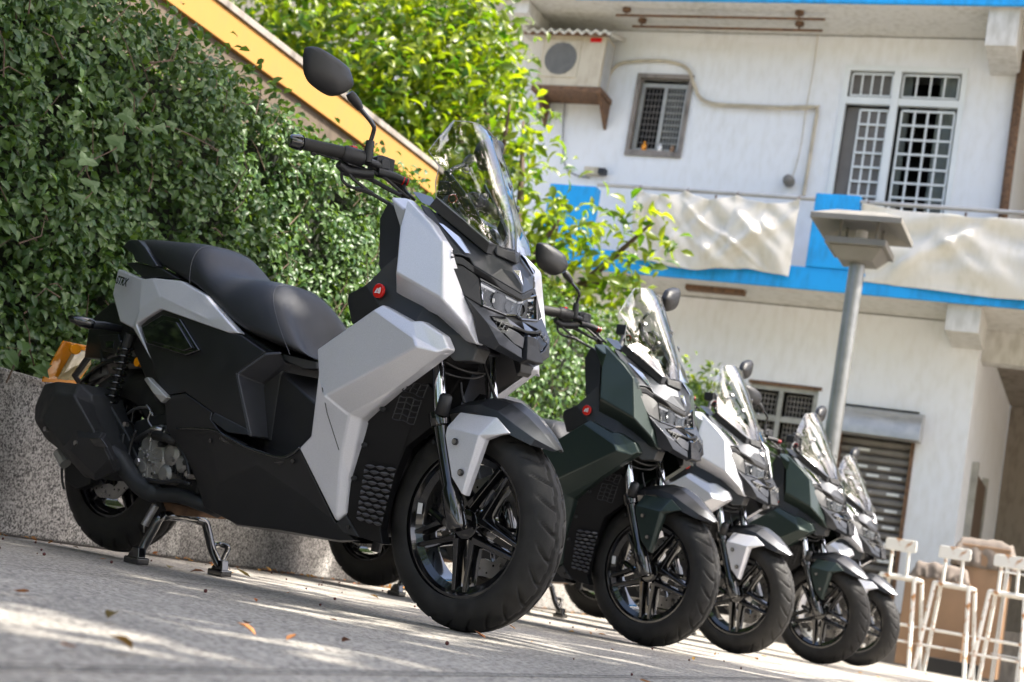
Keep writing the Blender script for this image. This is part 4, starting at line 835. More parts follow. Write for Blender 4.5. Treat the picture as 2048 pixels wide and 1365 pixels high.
# dash behind the screen
g = G(); g.prism([Vector((-.30, -.10, 1.00)), Vector((-.30, .10, 1.00)), Vector((-.10, .07, .98)), Vector((-.10, -.07, .98))], (-.02, 0, .05)); gp(g, 'dash', 'black', bevel=.01)

# ---- solid inner bodies (dark plastic) that close the machine
def loft(name, rings, m, mirror=False, parent=None, **k):
    n = len(rings[0]); vs = [v for r_ in rings for v in r_]; fs = [(i * n + j, i * n + (j + 1) % n, (i + 1) * n + (j + 1) % n, (i + 1) * n + j) for i in range(len(rings) - 1) for j in range(n)]
    fs += [tuple(range(n))[::-1], tuple(range((len(rings) - 1) * n, len(rings) * n))]
    return part(name, vs, fs, m, parent, mirror, **k)
def ring(x, w_, z0, z1, xs=0): return [Vector((x, -w_, z0)), Vector((x, w_, z0)), Vector((x + xs, w_, z1)), Vector((x + xs, -w_, z1))]
loft('front_inner_body', [ring(-.27, .16, .66, .90), ring(-.20, .16, .69, .97), ring(-.05, .11, .73, .93), ring(.03, .06, .73, .84)], 'black', bevel=.01)
def trap(x, wb, wt, z0, z1, xs=0): return [Vector((x, -wb, z0)), Vector((x, wb, z0)), Vector((x + xs, wt, z1)), Vector((x + xs, -wt, z1))]
loft('leg_shield', [trap(-.40, .14, .20, .24, .70, .12), trap(-.31, .12, .19, .20, .74, .10), trap(-.275, .11, .15, .20, .60, .0)], 'black2', bevel=.01)
loft('leg_shield_upper', [[Vector((-.29, -.17, .66)), Vector((-.29, .17, .66)), Vector((-.19, .16, .66)), Vector((-.19, -.16, .66))], [Vector((-.215, -.16, .98)), Vector((-.215, .16, .98)), Vector((-.14, .15, .96)), Vector((-.14, -.15, .96))]], 'black2', bevel=.01)
loft('centre_tunnel', [ring(-1.12, .12, .33, .66), ring(-.66, .11, .22, .60), ring(-.30, .13, .20, .42)], 'black', bevel=.01)
loft('underseat_box', [ring(-1.38, .10, .66, .86), ring(-1.15, .14, .48, .82), ring(-.80, .145, .44, .70), ring(-.66, .11, .40, .64)], 'black', bevel=.01)
loft('floorboard', [ring(-.95, .16, .36, .395), ring(-.80, .195, .36, .398), ring(-.50, .205, .34, .362), ring(-.40, .20, .34, .40)], 'black', bevel=.006)

# ---- side body panels
U = dict(a=k4(740, 505, -.172), b=k4(850, 538, -.178), c=k4(1130, 642, -.182), d=k4(1200, 655, -.180), e=k4(1340, 752, -.172), f=k4(1172, 872, -.200), g=k4(1245, 1235, -.198), h=k4(1035, 1092, -.202), i=k4(880, 980, -.196), j=k4(762, 1000, -.188), k=k4(692, 800, -.170), l=k4(640, 690, -.168), m=k4(630, 600, -.168), n=k4(1090, 800, -.196), o=k4(960, 760, -.188), p=k4(700, 870, -.176))
shell('side_cover', U, ['a b o m', 'm o l', 'b c n o', 'c d e f n', 'n f g h', 'o n h i', 'l o i k', 'k i j p'], .03, 'black')
Hx = dict(a=k4(630, 612, -.180), b=k4(750, 538, -.184), c=k4(850, 562, -.188), d=k4(962, 742, -.198), e=k4(882, 772, -.198), f=k4(660, 704, -.184))
shell('side_insert', Hx, ['a b c d e f'], .012, 'gloss', bevel=.004)
Hy = dict(a=k4(668, 625, -.188), b=k4(755, 566, -.191), c=k4(832, 582, -.195), d=k4(920, 728, -.204), e=k4(870, 745, -.204), f=k4(690, 695, -.190))
shell('side_insert_face', Hy, ['a b c d e f'], .008, 'gloss', bevel=.003)
# front wall of the seat box
xw = k4(1305, 935, -.13).x
Kp = dict(a=k4(1340, 752, -.172), b=k4(1430, 748, -.160), c=k4(1445, 800, -.125), d=k4(1310, 930, -.128), e=k4(1322, 1248, -.128), f=k4(1245, 1238, -.196), g=k4(1172, 872, -.198), h=Vector((xw + .02, 0, k4(1445, 800, -.125).z)), i=Vector((xw + .012, 0, k4(1310, 930, -.128).z)), j=Vector((xw + .02, 0, k4(1322, 1248, -.128).z)))
half('seat_box_front', Kp, ['a b c d g', 'g d e f', 'c h i d', 'd i j e'], 'footwell', solid=.01, bevel=.004)
for (x, y, x2, y2) in ((1350, 1008, 1390, 1050), (1555, 1060, 1525, 1088), (1398, 1132, 1360, 1165), (1503, 1160, 1528, 1200)):
    X_ = xw + .0195; q1 = bkx(60 + x / 2.844, 440 + y / 2.844, X_); q2 = bkx(60 + x2 / 2.844, 440 + y2 / 2.844, X_); g = G(); g.tube([q1, q2], .005, 8); gp(g, 'vent_slot', 'gloss')
# lower side body
Lo = dict(a=k4(762, 1005, -.190), b=k4(880, 985, -.197), c=k4(1035, 1095, -.203), d=k5(1128, 235, -.212), e=k5(1190, 312, -.216), f=k5(1340, 392, -.220), g=k5(1542, 462, -.222), h=k5(1600, 448, -.222), i=k5(1655, 405, -.220), j=k5(1868, 845, -.160), k=k5(1988, 955, -.130), l=k5(1895, 955, -.125), m=k5(1540, 895, -.125), n=k5(1290, 862, -.115), o=k5(1150, 790, -.125), p=k5(1090, 755, -.125), q=k5(1045, 600, -.150), r=k5(960, 420, -.165), s=k5(870, 300, -.178), t=k5(1400, 500, -.218), u=k5(1640, 660, -.195), v=k5(1790, 850, -.150), w=k5(950, 292, -.195), x=k5(1150, 330, -.212), y=k5(1180, 620, -.180))
shell('lower_body', Lo, ['a b c d w s', 'w d e x', 'e f t x', 'f g t', 'g h u t', 'h i j u', 'u j v', 'j k l v', 't u v m', 'v l m', 't m n y', 'x t y', 'w x y r s', 'r y q', 'q y n o p'], .025, 'black')
Be = dict(a=k5(1215, 812, -.10), b=k5(1540, 880, -.10), c=k5(1960, 960, -.09), d=k5(1880, 962, -.06), e=k5(1590, 915, -.04), f=k5(1282, 866, -.03))
shell('belly_pan', Be, ['a b e f', 'b c d e'], .02, 'black2', bevel=.003)
g = G(); g.tube(smoothpath([k5(930, 288, -.199), k5(1140, 298, -.217), k5(1235, 345, -.221), k5(1370, 412, -.225), k5(1540, 462, -.227), k5(1610, 445, -.227), k5(1660, 402, -.225)]), .0035, 6); gp(g, 'floor_edge', 'gloss', mirror=True, smooth=True)
Ft = dict(a=k5(1190, 312, -.214), b=k5(1340, 390, -.217), c=k5(1542, 460, -.219), d=k5(1655, 405, -.216))
Ft.update({q_ + '0': Vector((v_.x, 0, v_.z)) for q_, v_ in list(Ft.items())})
half('floor_mat', Ft, ['a b b0 a0', 'b c c0 b0', 'c d d0 c0'], 'gloss', solid=.02)
shell('floor_trim', dict(a=k5(1150, 192, -.205), b=k5(1350, 292, -.199), c=k5(1362, 332, -.199), d=k5(1225, 312, -.214), e=k5(1130, 238, -.211)), ['a b c d e'], .02, 'black2')
for (x, y, Y) in ((1620, 484, -.221), (1130, 362, -.209)):
    c = k5(x, y, Y); g = G(); g.tube([c + Vector((0, .004, 0)), c + Vector((0, -.002, 0))], .006, 12); gp(g, 'body_screw', 'gloss', mirror=True)
# pillion peg
Pg = dict(a=k4(645, 905, -.20), b=k4(665, 893, -.205), c=k4(780, 1010, -.205), d=k4(748, 1042, -.20), e=k4(700, 985, -.21))
shell('pillion_peg', Pg, ['a b e', 'b c e', 'e c d', 'a e d'], .02, 'galv', bevel=.003)
# lower front corner plate below the leg panel
shell('corner_plate', dict(a=k3(80, 700, -.160), b=k3(135, 655, -.152), c=k3(205, 775, -.140), d=k3(120, 755, -.150)), ['a b c d'], .02, 'black2')
c = k3(150, 722, -.156); g = G(); g.tube([c, c + Vector((0, -.003, 0))], .006, 12); gp(g, 'body_screw', 'gloss', mirror=True)

# ---- inner panel behind the front wheel with its grilles
Rp = dict(a=k3(400, 20, -.165), b=k3(205, 205, -.162), c=k3(155, 480, -.156), d=k3(135, 650, -.150), e=k3(200, 772, -.138), f=k3(330, 812, -.110), g=k3(315, 730, -.105), h=k3(350, 560, -.100), i=k3(405, 410, -.100), j=k3(450, 300, -.095), k=k3(590, 190, -.085), l=k3(620, 20, -.090), m=k3(560, -40, -.12))
shell('inner_panel', Rp, ['a b c d e f g h i j k l m'], .03, 'inner', bevel=.003)
def quadmap(q, u, v): return (q[0] * (1 - u) + q[1] * u) * (1 - v) + (q[3] * (1 - u) + q[2] * u) * v
def scales(name, q, nu, nv, m, amp=.004):
    """rows of lens-shaped lips, staggered like roof tiles"""
    g = G()
    for j in range(nv):
        for i in range(nu + (j % 2)):
            u0 = (i - (.5 if j % 2 else 0)) / nu; u1 = u0 + 1 / nu; v0 = j / nv; dv = .80 / nv; u0c, u1c = max(0, u0), min(1, u1)
            if u1c - u0c < .3 / nu: continue
            um = (u0 + u1) / 2; o_ = Vector((.006, -.010, .001)); top = []; bot = []
            for s in range(5):
                uu = u0c + (u1c - u0c) * s / 4; a_ = math.sin(max(0, min(1, (uu - u0) * nu)) * PI)
                top.append(quadmap(q, uu, v0 + dv * .35 - dv * .35 * a_)); bot.append(quadmap(q, uu, v0 + dv * .45 + dv * .5 * a_))
            mid = [t.lerp(b_, .5) + o_ * (.35 + .65 * math.sin(PI * s / 4)) for s, (t, b_) in enumerate(zip(top, bot))]
            base = len(g.v); g.v += top + mid + bot; g.f += [[base + s, base + s + 1, base + s + 6, base + s + 5] for s in range(4)] + [[base + 5 + s, base + 6 + s, base + 11 + s, base + 10 + s] for s in range(4)]
    return gp(g, name, m, mirror=True)
q4 = [k3(238, 388, -.168), k3(402, 410, -.112), k3(318, 728, -.116), k3(188, 690, -.166)]
scales('radiator_grille', q4, 3, 11, 'fins')
def honey(name, q, nu, nv, m):
    g = G()
    for i in range(nu + 1):
        g.tube([quadmap(q, i / nu, v / 6) for v in range(7)], .0016, 4)
    for j in range(nv + 1):
        g.tube([quadmap(q, s / 12, j / nv + (.06 / nv * 4) * math.sin(s / 12 * PI * nu * 1.0 + (PI / 2 if j % 2 else 0)) * .5) for s in range(13)], .0018, 4)
    return gp(g, name, m, mirror=True)
honey('upper_grille', [k2(650, 1015, -.175), k2(790, 1045, -.145), k2(740, 1200, -.145), k2(600, 1160, -.175)], 3, 4, 'black2')
honey('upper_grille', [k2(700, 925, -.160), k2(832, 945, -.135), k2(800, 1025, -.135), k2(665, 975, -.165)], 3, 2, 'black2')
for (x, y) in ((325, 100), (230, 290), (175, 465), (600, 275)):
    c = k3(x, y, -.17 if x < 400 else -.09); g = G(); g.tube([c + Vector((0, .006, 0)), c + Vector((0, -.004, 0))], [.007, .005], 10); gp(g, 'body_screw', 'heat', mirror=True)
# cables across the steering head
for pts, r_ in (([k2(940, 790, -.09), k2(1010, 830, -.05), k2(1100, 860, 0), k2(1200, 870, .06)], .005), ([k2(930, 860, -.09), k2(1020, 890, -.04), k2(1120, 900, 0), k2(1190, 880, .05)], .004), ([k2(1045, 925, -.03), k2(1050, 990, -.03), k2(1065, 1060, -.03)], .0035)):
    g = G(); g.tube(smoothpath(pts), r_, 6); gp(g, 'brake_hose', 'black', smooth=True)

# ---- tail panel, grab rail, seat
T_ = dict(a=k4(500, 278, -.108), b=k4(468, 425, -.118), c=k4(510, 580, -.140), d=k4(640, 336, -.138), e=k4(700, 330, -.142), f=k4(850, 345, -.155), g=k4(1000, 430, -.172), h=k4(1110, 560, -.186), i=k4(1188, 645, -.182), j=k4(1130, 644, -.186), k=k4(740, 507, -.186), l=k4(600, 592, -.182), m=k4(692, 805, -.170), n=k4(622, 510, -.176), p=k4(738, 432, -.180), q=k4(1000, 560, -.190), r=k4(585, 620, -.172))
shell('tail_panel', T_, ['a b c r n d', 'r m l', 'r l n', 'n l k p', 'd n p e', 'e p q h g f', 'p k j q', 'q j i h'], .03, 'silver', bevel=.006, seg=3, angle=8)
Gr = dict(a=k4(522, 152, -.100), b=k4(562, 114, -.105), c=k4(612, 112, -.108), d=k4(655, 155, -.118), e=k4(725, 262, -.138), f=k4(700, 270, -.140), g=k4(640, 245, -.128), h=k4(600, 238, -.120), i=k4(580, 192, -.112), j=k4(612, 150, -.116))
shell('grab_rail', Gr, ['a b j', 'b c d j', 'j d e f', 'j f g', 'a j i', 'i j g h'], .03, 'gunmetal', bevel=.004)
shell('grab_rail_mount', dict(a=k4(540, 245, -.10), b=k4(600, 240, -.112), c=k4(740, 275, -.138), d=k4(845, 335, -.150), e=k4(740, 325, -.140), f=k4(640, 330, -.130)), ['a b c d e f'], .04, 'black')
loft('tail_core', [ring(-1.46, .085, .76, .85), ring(-1.35, .11, .74, .86), ring(-1.15, .13, .62, .84)], 'black', bevel=.01)
loft('tail_lamp', [ring(-1.485, .06, .80, .845), ring(-1.46, .08, .79, .85)], M['red'], bevel=.005)
def seatmesh():
    S_ = [((-1.43, .935), .075, (-1.485, .975)), ((-1.40, .925), .095, (-1.455, .988)), (k4(720, 252, -.11), .112, (-1.38, .986)), (k4(850, 345, -.14), .140, (-1.22, .974)), (k4(900, 372, -.145), .145, (-1.12, .972)), (k4(940, 400, -.150), .150, (-1.07, .950)), (k4(1000, 440, -.155), .158, (-1.02, .898)), (k4(1080, 525, -.165), .165, (-.97, .874)),
          (k4(1180, 638, -.172), .172, (-.93, .866)), (k4(1300, 702, -.174), .172, (-.86, .866)), (k4(1430, 750, -.168), .160, (-.80, .862)), (k4(1500, 775, -.15), .148, (-.765, .850)), (k4(1560, 790, -.13), .125, (-.73, .815)), (k4(1590, 798, -.10), .095, (-.69, .755)), (k4(1600, 798, -.05), .05, (-.655, .69))]
    rows = []
    for lo, w_, hi in S_:
        lx, lz = (lo.x, lo.z) if isinstance(lo, Vector) else lo; hx, hz = hi; row = []
        n = 9
        for i in range(2 * n + 1):
            t = PI * i / (2 * n); c = math.cos(t); s = math.sin(t)
            y = -w_ * (abs(c) ** .55) * (1 if c > 0 else -1); k_ = abs(s) ** .85
            row.append(Vector((lx + (hx - lx) * k_, y, lz + (hz - lz) * k_)))
        rows.append(row)
    return rows
SR = seatmesh(); n_ = len(SR[0]); vs = [v for r_ in SR for v in r_]
fs = [(i * n_ + j, i * n_ + j + 1, (i + 1) * n_ + j + 1, (i + 1) * n_ + j) for i in range(len(SR) - 1) for j in range(n_ - 1)] + [tuple(range(n_))[::-1], tuple(range((len(SR) - 1) * n_, len(SR) * n_))]
fs += [(i * n_, (i + 1) * n_, (i + 1) * n_ + n_ - 1, i * n_ + n_ - 1) for i in range(len(SR) - 1)]
seat = part('seat', vs, fs, 'seat', sub=2)
def onseat(pts): 
    g = G(); P_ = []
    for (i, j) in pts:
        i0 = int(i); t = i - i0; j0 = int(j); u = j - j0; i1 = min(i0 + 1, len(SR) - 1); j1 = min(j0 + 1, n_ - 1)
        p = (SR[i0][j0] * (1 - u) + SR[i0][j1] * u) * (1 - t) + (SR[i1][j0] * (1 - u) + SR[i1][j1] * u) * t
        cc = Vector((p.x, 0, p.z - .12)); P_.append(p + (p - cc).normalized() * .0005)
    g.tube(P_, .0008, 5); return g
gp(onseat([(10.6 + .25 * math.sin(PI * j / 18), j) for j in range(0, 19)]), 'seat_stitch', 'stitch', seat)
gp(onseat([(4.2 + .2 * math.sin(PI * j / 18), j) for j in range(0, 19)]), 'seat_stitch', 'stitch', seat)
shell('seat_latch_panel', dict(a=k4(1435, 760, -.125), b=k4(1625, 805, -.075), c=k4(1628, 850, -.075), d=k4(1560, 850, -.09), e=k4(1440, 800, -.12)), ['a b c d e'], .03, 'black2')
# lettering on the tail panel
def lettering(txt, origin, xdir, zdir, size, m, parent, flipx=False):
    cu = bpy.data.curves.new('lettering', 'FONT'); cu.body = txt; cu.size = size; cu.extrude = .0006; cu.shear = .35; cu.offset = size * .018; cu.space_character = 1.0
    ob = bpy.data.objects.new('tmp', cu); C.objects.link(ob); dg = bpy.context.evaluated_depsgraph_get(); me = bpy.data.meshes.new_from_object(ob.evaluated_get(dg)); bpy.data.objects.remove(ob); bpy.data.curves.remove(cu)
    x = Vector(xdir).normalized(); nz = x.cross(Vector(zdir)).normalized(); z = nz.cross(x)
    for v in me.vertices: c_ = v.co.copy(); v.co = Vector(origin) + x * c_.x + z * c_.y + nz * c_.z
    me.materials.clear(); me.materials.append(M[m]); o = bpy.data.objects.new('lettering', me); link(o, parent); BIKE_OBJS.append(o); return o
o0 = k4(492, 362, -.128); o1 = k4(568, 386, -.153); up_ = k4(497, 335, -.128) - o0
off = Vector((0, -.004, 0)); lettering('STRX', o0 + off, o1 - o0, up_, .036, 'gloss', bike)
m0 = Vector((o1.x, -o1.y, o1.z)); m1 = Vector((o0.x, -o0.y, o0.z)); lettering('STRX', m0 - off, m1 - m0, (0, 0, 1), .036, 'gloss', bike)

# ---- wheels
def wheel(name, cx, cz, R, hw, rr, tyname, off_, sgn=1):
    nseg = 860; prof = []; na = 23
    for i in range(-na, na + 1): prof.append(i / na * PI * .64)
    nP = len(prof); th_ = np.linspace(0, 2 * PI, nseg, endpoint=False); a = np.array(prof); rad = R - (R - rr) * (1 - np.cos(a)) / (1 - math.cos(PI * .64)); yy = hw * np.sin(a)
    npd = 26; Pd = 2 * PI * R / npd; t = np.abs(a) * (R - rr) * 1.0
    tt = np.abs(a)[None, :]; u = (th_ * R)[:, None]; sgn_ = np.sign(a)[None, :]; uo = u + np.where(sgn_ > 0, Pd / 2, 0)
    f_ = .060 * np.clip((tt - .22) / 1.0, 0, 1) ** 1.5
    du = np.abs(((uo - f_ + Pd / 2) % Pd) - Pd / 2); on = (tt > .25) & (tt < 1.15)
    dep = np.where(on, np.clip(1.6 - du / .0034, 0, 1), 0) * np.clip((1.15 - tt) / .35, 0, 1)
    tw_ = .24 + .05 * np.sin(2 * PI * uo / Pd); dep = np.maximum(dep, np.clip(1.4 - np.abs(tt - tw_) / .045, 0, 1) * .9)
    rd = rad[None, :] - dep * .0085
    rd = rd + np.where((tt > 1.62) & (tt < 1.70), .0015, 0)
    X = cx + rd * np.cos(th_)[:, None]; Z = cz + rd * np.sin(th_)[:, None]; Y = np.broadcast_to(yy[None, :], X.shape)
    V = np.stack([X, Y, Z], -1).reshape(-1, 3); ii = np.arange(nseg)[:, None]; jj = np.arange(nP - 1)[None, :]; i2 = (ii + 1) % nseg
    Q = np.stack([ii * nP + jj, ii * nP + jj + 1, i2 * nP + jj + 1, i2 * nP + jj], -1).reshape(-1, 4)
    me = bpy.data.meshes.new(tyname); me.from_pydata(V.tolist(), [], Q.tolist()); me.materials.append(M['rubber']); me.shade_smooth()
    # rim barrel = the wheel part itself
    hw2 = hw * .80; pr = [(-hw2, rr + .004), (-hw2, rr - .008), (-hw2 + .012, rr - .014), (-hw2 + .02, rr - .03), (hw2 - .02, rr - .03), (hw2 - .012, rr - .014), (hw2, rr - .008), (hw2, rr + .004)]
    nr = 96; vs = [Vector((cx + r_ * math.cos(2 * PI * k / nr), y_, cz + r_ * math.sin(2 * PI * k / nr))) for k in range(nr) for y_, r_ in pr]; m_ = len(pr)
    fs = [(k * m_ + j, k * m_ + j + 1, ((k + 1) % nr) * m_ + j + 1, ((k + 1) % nr) * m_ + j) for k in range(nr) for j in range(m_ - 1)]
    rim = part(name, vs, fs, 'gloss', smooth=True); rim.modifiers.new('e', 'EDGE_SPLIT').split_angle = math.radians(25)
    ty = bpy.data.objects.new(tyname, me); link(ty, rim); BIKE_OBJS.append(ty)
    for k in range(5):
        a0 = 2 * PI * k / 5 + off_
        for s in (-1, 1):
            ro, ri = rr - .016, .045; ao = a0 + s * .10; ai = a0 + s * .62
            g = G(); rings = []
            for t_, w_, dy in ((0, .017, .016), (.35, .012, .013), (1, .009, .012)):
                r0 = ri + (ro - ri) * t_; p = Vector((ri * math.cos(ai), 0, ri * math.sin(ai))).lerp(Vector((ro * math.cos(ao), 0, ro * math.sin(ao))), t_); d_ = (Vector((ro * math.cos(ao), 0, ro * math.sin(ao))) - Vector((ri * math.cos(ai), 0, ri * math.sin(ai)))).normalized(); nn_ = Vector((-d_.z, 0, d_.x)); c_ = Vector((cx, 0, cz)) + p
                yo = -hw2 * .55 + .018 * (1 - t_) * 0
                rings.append([c_ + nn_ * w_ + Vector((0, yo, 0)), c_ + nn_ * w_ * .5 + Vector((0, yo - dy, 0)), c_ - nn_ * w_ * .5 + Vector((0, yo - dy, 0)), c_ - nn_ * w_ + Vector((0, yo, 0)), c_ - nn_ * w_ + Vector((0, yo + .022, 0)), c_ + nn_ * w_ + Vector((0, yo + .022, 0))])
            loft('spoke', rings, 'gloss', parent=rim, bevel=.002)
    g = G(); g.tube([(cx, -hw2 * .9, cz), (cx, -hw2 * .85, cz), (cx, hw2 * .9, cz)], [.030, .038, .042], 28); g.tube([(cx, -hw2 * .9 - .03, cz), (cx, -hw2 * .9, cz)], .014, 14); gp(g, 'hub', 'gloss', rim, bevel=.002)
    # drilled disc
    yd = sgn * (hw2 + .006); n1 = 72; vs = []; fs = []
    for k in range(n1):
        a_ = 2 * PI * k / n1; ro = .128 + .003 * math.sin(a_ * 9); ri = .085 + .004 * math.sin(a_ * 9)
        for r_, y_ in ((ri, yd - .002), (ro, yd - .002), (ro, yd + .002), (ri, yd + .002)): vs.append(Vector((cx + r_ * math.cos(a_), y_, cz + r_ * math.sin(a_))))
    for k in range(n1):
        for j in range(4): fs.append((k * 4 + j, k * 4 + (j + 1) % 4, ((k + 1) % n1) * 4 + (j + 1) % 4, ((k + 1) % n1) * 4 + j))
    disc = part('brake_disc', vs, fs, 'steel', rim)
    g = G()
    for k in range(30):
        a_ = 2 * PI * k / 30; r_ = .100 + .008 * (k % 3); g.tube([(cx + r_ * math.cos(a_), yd - .0026, cz + r_ * math.sin(a_)), (cx + r_ * math.cos(a_), yd + .0026, cz + r_ * math.sin(a_))], .0035, 6)
    for k in range(5):
        a_ = 2 * PI * k / 5; g.tube([(cx + .03 * math.cos(a_), yd, cz + .03 * math.sin(a_)), (cx + .09 * math.cos(a_), yd, cz + .09 * math.sin(a_))], .006, 6)
    gp(g, 'disc_carrier', 'gloss', rim)
    return rim
fwheel = wheel('front_wheel', 0, .2644, .2644, .060, .183, 'tyre', -.30, 1)
rwheel = wheel('rear_wheel', -1.409, .3015, .284, .070, .183, 'tyre', .25, -1)
# small white sticker on the wheel barrel
g = G(); g.box((-.165, -.04, .272), (-.150, -.0385, .300)); gp(g, 'tyre_tag', 'white', fwheel)

# ---- fork
top = k2(893, 790, -.105); mid = k2(905, 1140, -.105); bot = k3(722, 735, -.105)
def onax(p, t): return p
for s_ in (1, -1):
    a_, b_, c_ = [Vector((p.x, p.y * s_, p.z)) for p in (top, mid, bot)]; up2 = a_ + (a_ - b_) * .9
    g = G(); g.tube([up2, b_ + (c_ - b_) * .1], .0165, 20); st = gp(g, 'fork_stanchion', 'chrome', smooth=True); st.modifiers.new('e', 'EDGE_SPLIT').split_angle = math.radians(40)
    d_ = (c_ - b_)
    g = G(); g.tube([b_ - d_ * .02, b_ + d_ * .04, b_ + d_ * .045, b_ + d_ * .10, b_ + d_ * .11, b_ + d_ * .62, b_ + d_ * .66, b_ + d_ * .97, c_], [.027, .028, .028, .026, .0195, .0185, .0255, .0265, .022], 20)
    lg = gp(g, 'fork_leg', 'gloss', smooth=True); lg.modifiers.new('e', 'EDGE_SPLIT').split_angle = math.radians(35)
    c = b_ + Vector((.022, -.012 * s_, .022)); g = G(); g.tube([c + Vector((.004, 0, .032)), c + Vector((.003, 0, .026)), c - Vector((.004, 0, .022))], [.010, .016, .018], 16); gp(g, 'fork_reflector', 'black2', smooth=True)
g = G(); g.tube([(0, -.115, .2644), (0, .115, .2644)], .011, 12); g.tube([(-.02, -.100, .2644), (-.075, -.085, .285)], .010, 10); gp(g, 'front_axle', 'gloss')
g = G(); g.box((-.17, -.12, .700), (-.09, .12, .745)); gp(g, 'fork_yoke', 'black', bevel=.008)
# front caliper on the left leg
g = G(); g.prism([Vector((.02, .062, .33)), Vector((.075, .062, .36)), Vector((.115, .062, .42)), Vector((.07, .062, .44)), Vector((.00, .062, .40))], (0, .045, 0)); gp(g, 'brake_caliper', 'heat', bevel=.006)
g = G(); g.tube(smoothpath([Vector((.05, .085, .43)), Vector((0, .10, .50)), Vector((-.07, .09, .60)), Vector((-.10, .05, .70))]), .0045, 6); gp(g, 'brake_hose', 'black', smooth=True)
# ---- front fender
rowsF = [(-.15, .490, .052, .462, .025), (-.115, .540, .066, .500, .03), (-.05, .572, .078, .532, .03), (.03, .586, .084, .540, .03), (.09, .578, .084, .522, .03), (.145, .550, .076, .492, .022), (.195, .510, .056, .474, .014), (.235, .474, .016, .466, .004)]
vs = []; 
for x, zc, w_, ze, r_ in rowsF:
    vs += [Vector((x - .012, -w_, ze)), Vector((x - .004, -w_ * .92, ze + (zc - ze) * .45)), Vector((x, -w_ * .42, zc - (zc - ze) * .10)), Vector((x + .004, 0, zc)), Vector((x, w_ * .42, zc - (zc - ze) * .10)), Vector((x - .004, w_ * .92, ze + (zc - ze) * .45)), Vector((x - .012, w_, ze))]
fs = [(i * 7 + j, i * 7 + j + 1, (i + 1) * 7 + j + 1, (i + 1) * 7 + j) for i in range(len(rowsF) - 1) for j in range(6)]
fd = part('front_fender', vs, fs, 'gunmetal', smooth=True); s_ = fd.modifiers.new('t', 'SOLIDIFY'); s_.thickness = .004; s_.offset = -1; b_ = fd.modifiers.new('b', 'BEVEL'); b_.width = .004; b_.segments = 2; b_.limit_method = 'ANGLE'; b_.angle_limit = math.radians(16); b_.harden_normals = True
Fp = dict(a=k3(735, 118, -.090), b=k3(925, 145, -.084), c=k3(998, 228, -.078), d=k3(945, 235, -.088), e=k3(870, 262, -.096), f=k3(765, 560, -.108), g=k3(688, 452, -.124), h=k3(655, 240, -.122), i=k3(665, 195, -.116), j=k3(835, 238, -.112), k=k3(745, 548, -.120))
shell('fender_side_panel', Fp, ['a b j i', 'i j k g h', 'b c d j', 'j d e', 'j e f k', 'k f g'], .016, 'silver', bevel=.003)
for (x, y) in ((707, 272), (736, 434)):
    c = k3(x, y, -.124); g = G(); g.tube([c + Vector((0, .004, 0)), c + Vector((0, -.001, 0))], .0085, 16); wsr = gp(g, 'fender_screw', 'black', mirror=True)
    for w_, s2 in zip(wsr, (1, -1)):
        cc = Vector((c.x, c.y * s2, c.z)); g = G(); g.tube([cc + Vector((0, -.001 * s2, 0)), cc + Vector((0, -.0035 * s2, 0))], .0058, 12); gp(g, 'screw_head', 'steel', w_)

# ---- handlebar, controls, mirrors (both sides)
kk = k7
def T(name, pts, r_, m, parent=None, mirror=True, n=12, smooth=True, es=35):
    g = G(); g.tube(pts, r_, n); o = gp(g, name, m, parent, mirror, smooth=smooth)
    for q_ in (o if isinstance(o, tuple) else (o,)): q_.modifiers.new('e', 'EDGE_SPLIT').split_angle = math.radians(es)
    return o
e0 = kk(60, 155, -.425); e1 = kk(240, 195, -.395); T('bar_end_weight', [e0, e0.lerp(e1, .1), e0.lerp(e1, .7), e1], [.012, .0165, .0205, .0185], 'gloss', n=20)
T('grip', [e1, e1.lerp(kk(850, 335, -.28), .04), kk(850, 335, -.28)], [.0205, .0155, .0165], 'rubber', n=18)
T('switch_housing', [kk(850, 335, -.28), kk(880, 345, -.275), kk(1120, 420, -.225), kk(1165, 432, -.218)], [.019, .0215, .021, .016], 'black2', n=16)
g = G(); c = kk(995, 278, -.25); g.box(c + Vector((-.008, -.009, -.006)), c + Vector((.008, .009, .007))); gp(g, 'kill_switch', 'red', bevel=.002)
T('handlebar_tube', [kk(1100, 420, -.23), kk(1350, 520, -.17), kk(1650, 760, -.10), Vector((-.31, -.03, 1.03)), Vector((-.30, 0, 1.02))], .0115, 'black')
T('mirror_mount', [kk(1210, 480, -.215), kk(1215, 400, -.215), kk(1250, 165, -.215)], [.010, .0125, .0110], 'black', n=14)
T('mirror_stem', smoothpath([kk(1255, 165, -.215), k1(510, 560, -.218), k1(513, 532, -.225), k1(495, 500, -.24), k1(455, 450, -.27), k1(432, 418, -.285)]), .0058, 'gloss')
T('mirror_boot', [k1(440, 432, -.28), k1(425, 405, -.29), k1(392, 365, -.31), k1(378, 345, -.318)], [.008, .0115, .0135, .010], 'black')
xm_ = k1(385, 345, -.315).x
out = [(150, 95), (142, 130), (141, 205), (152, 252), (185, 300), (268, 356), (322, 358), (372, 330), (393, 302), (378, 240), (350, 194), (255, 125), (190, 92)]
pts = [bkx(560 + x / 2.73, 60 + y / 2.73, xm_ + .01 - (392 - x) * .00012) for x, y in out]
pts = smoothpath(pts + [pts[0]], 4)[:-1]
cen = sum(pts, Vector()) / len(pts)
rings = [[cen + (p - cen) * k_ + Vector((dx_, 0, 0)) for p in pts] for k_, dx_ in ((.98, -.012), (1, -.009), (1, 0), (.97, .008), (.90, .015), (.72, .023), (.45, .029), (.18, .031))]
mh = loft('mirror_head', rings, 'black', mirror=True, smooth=True)
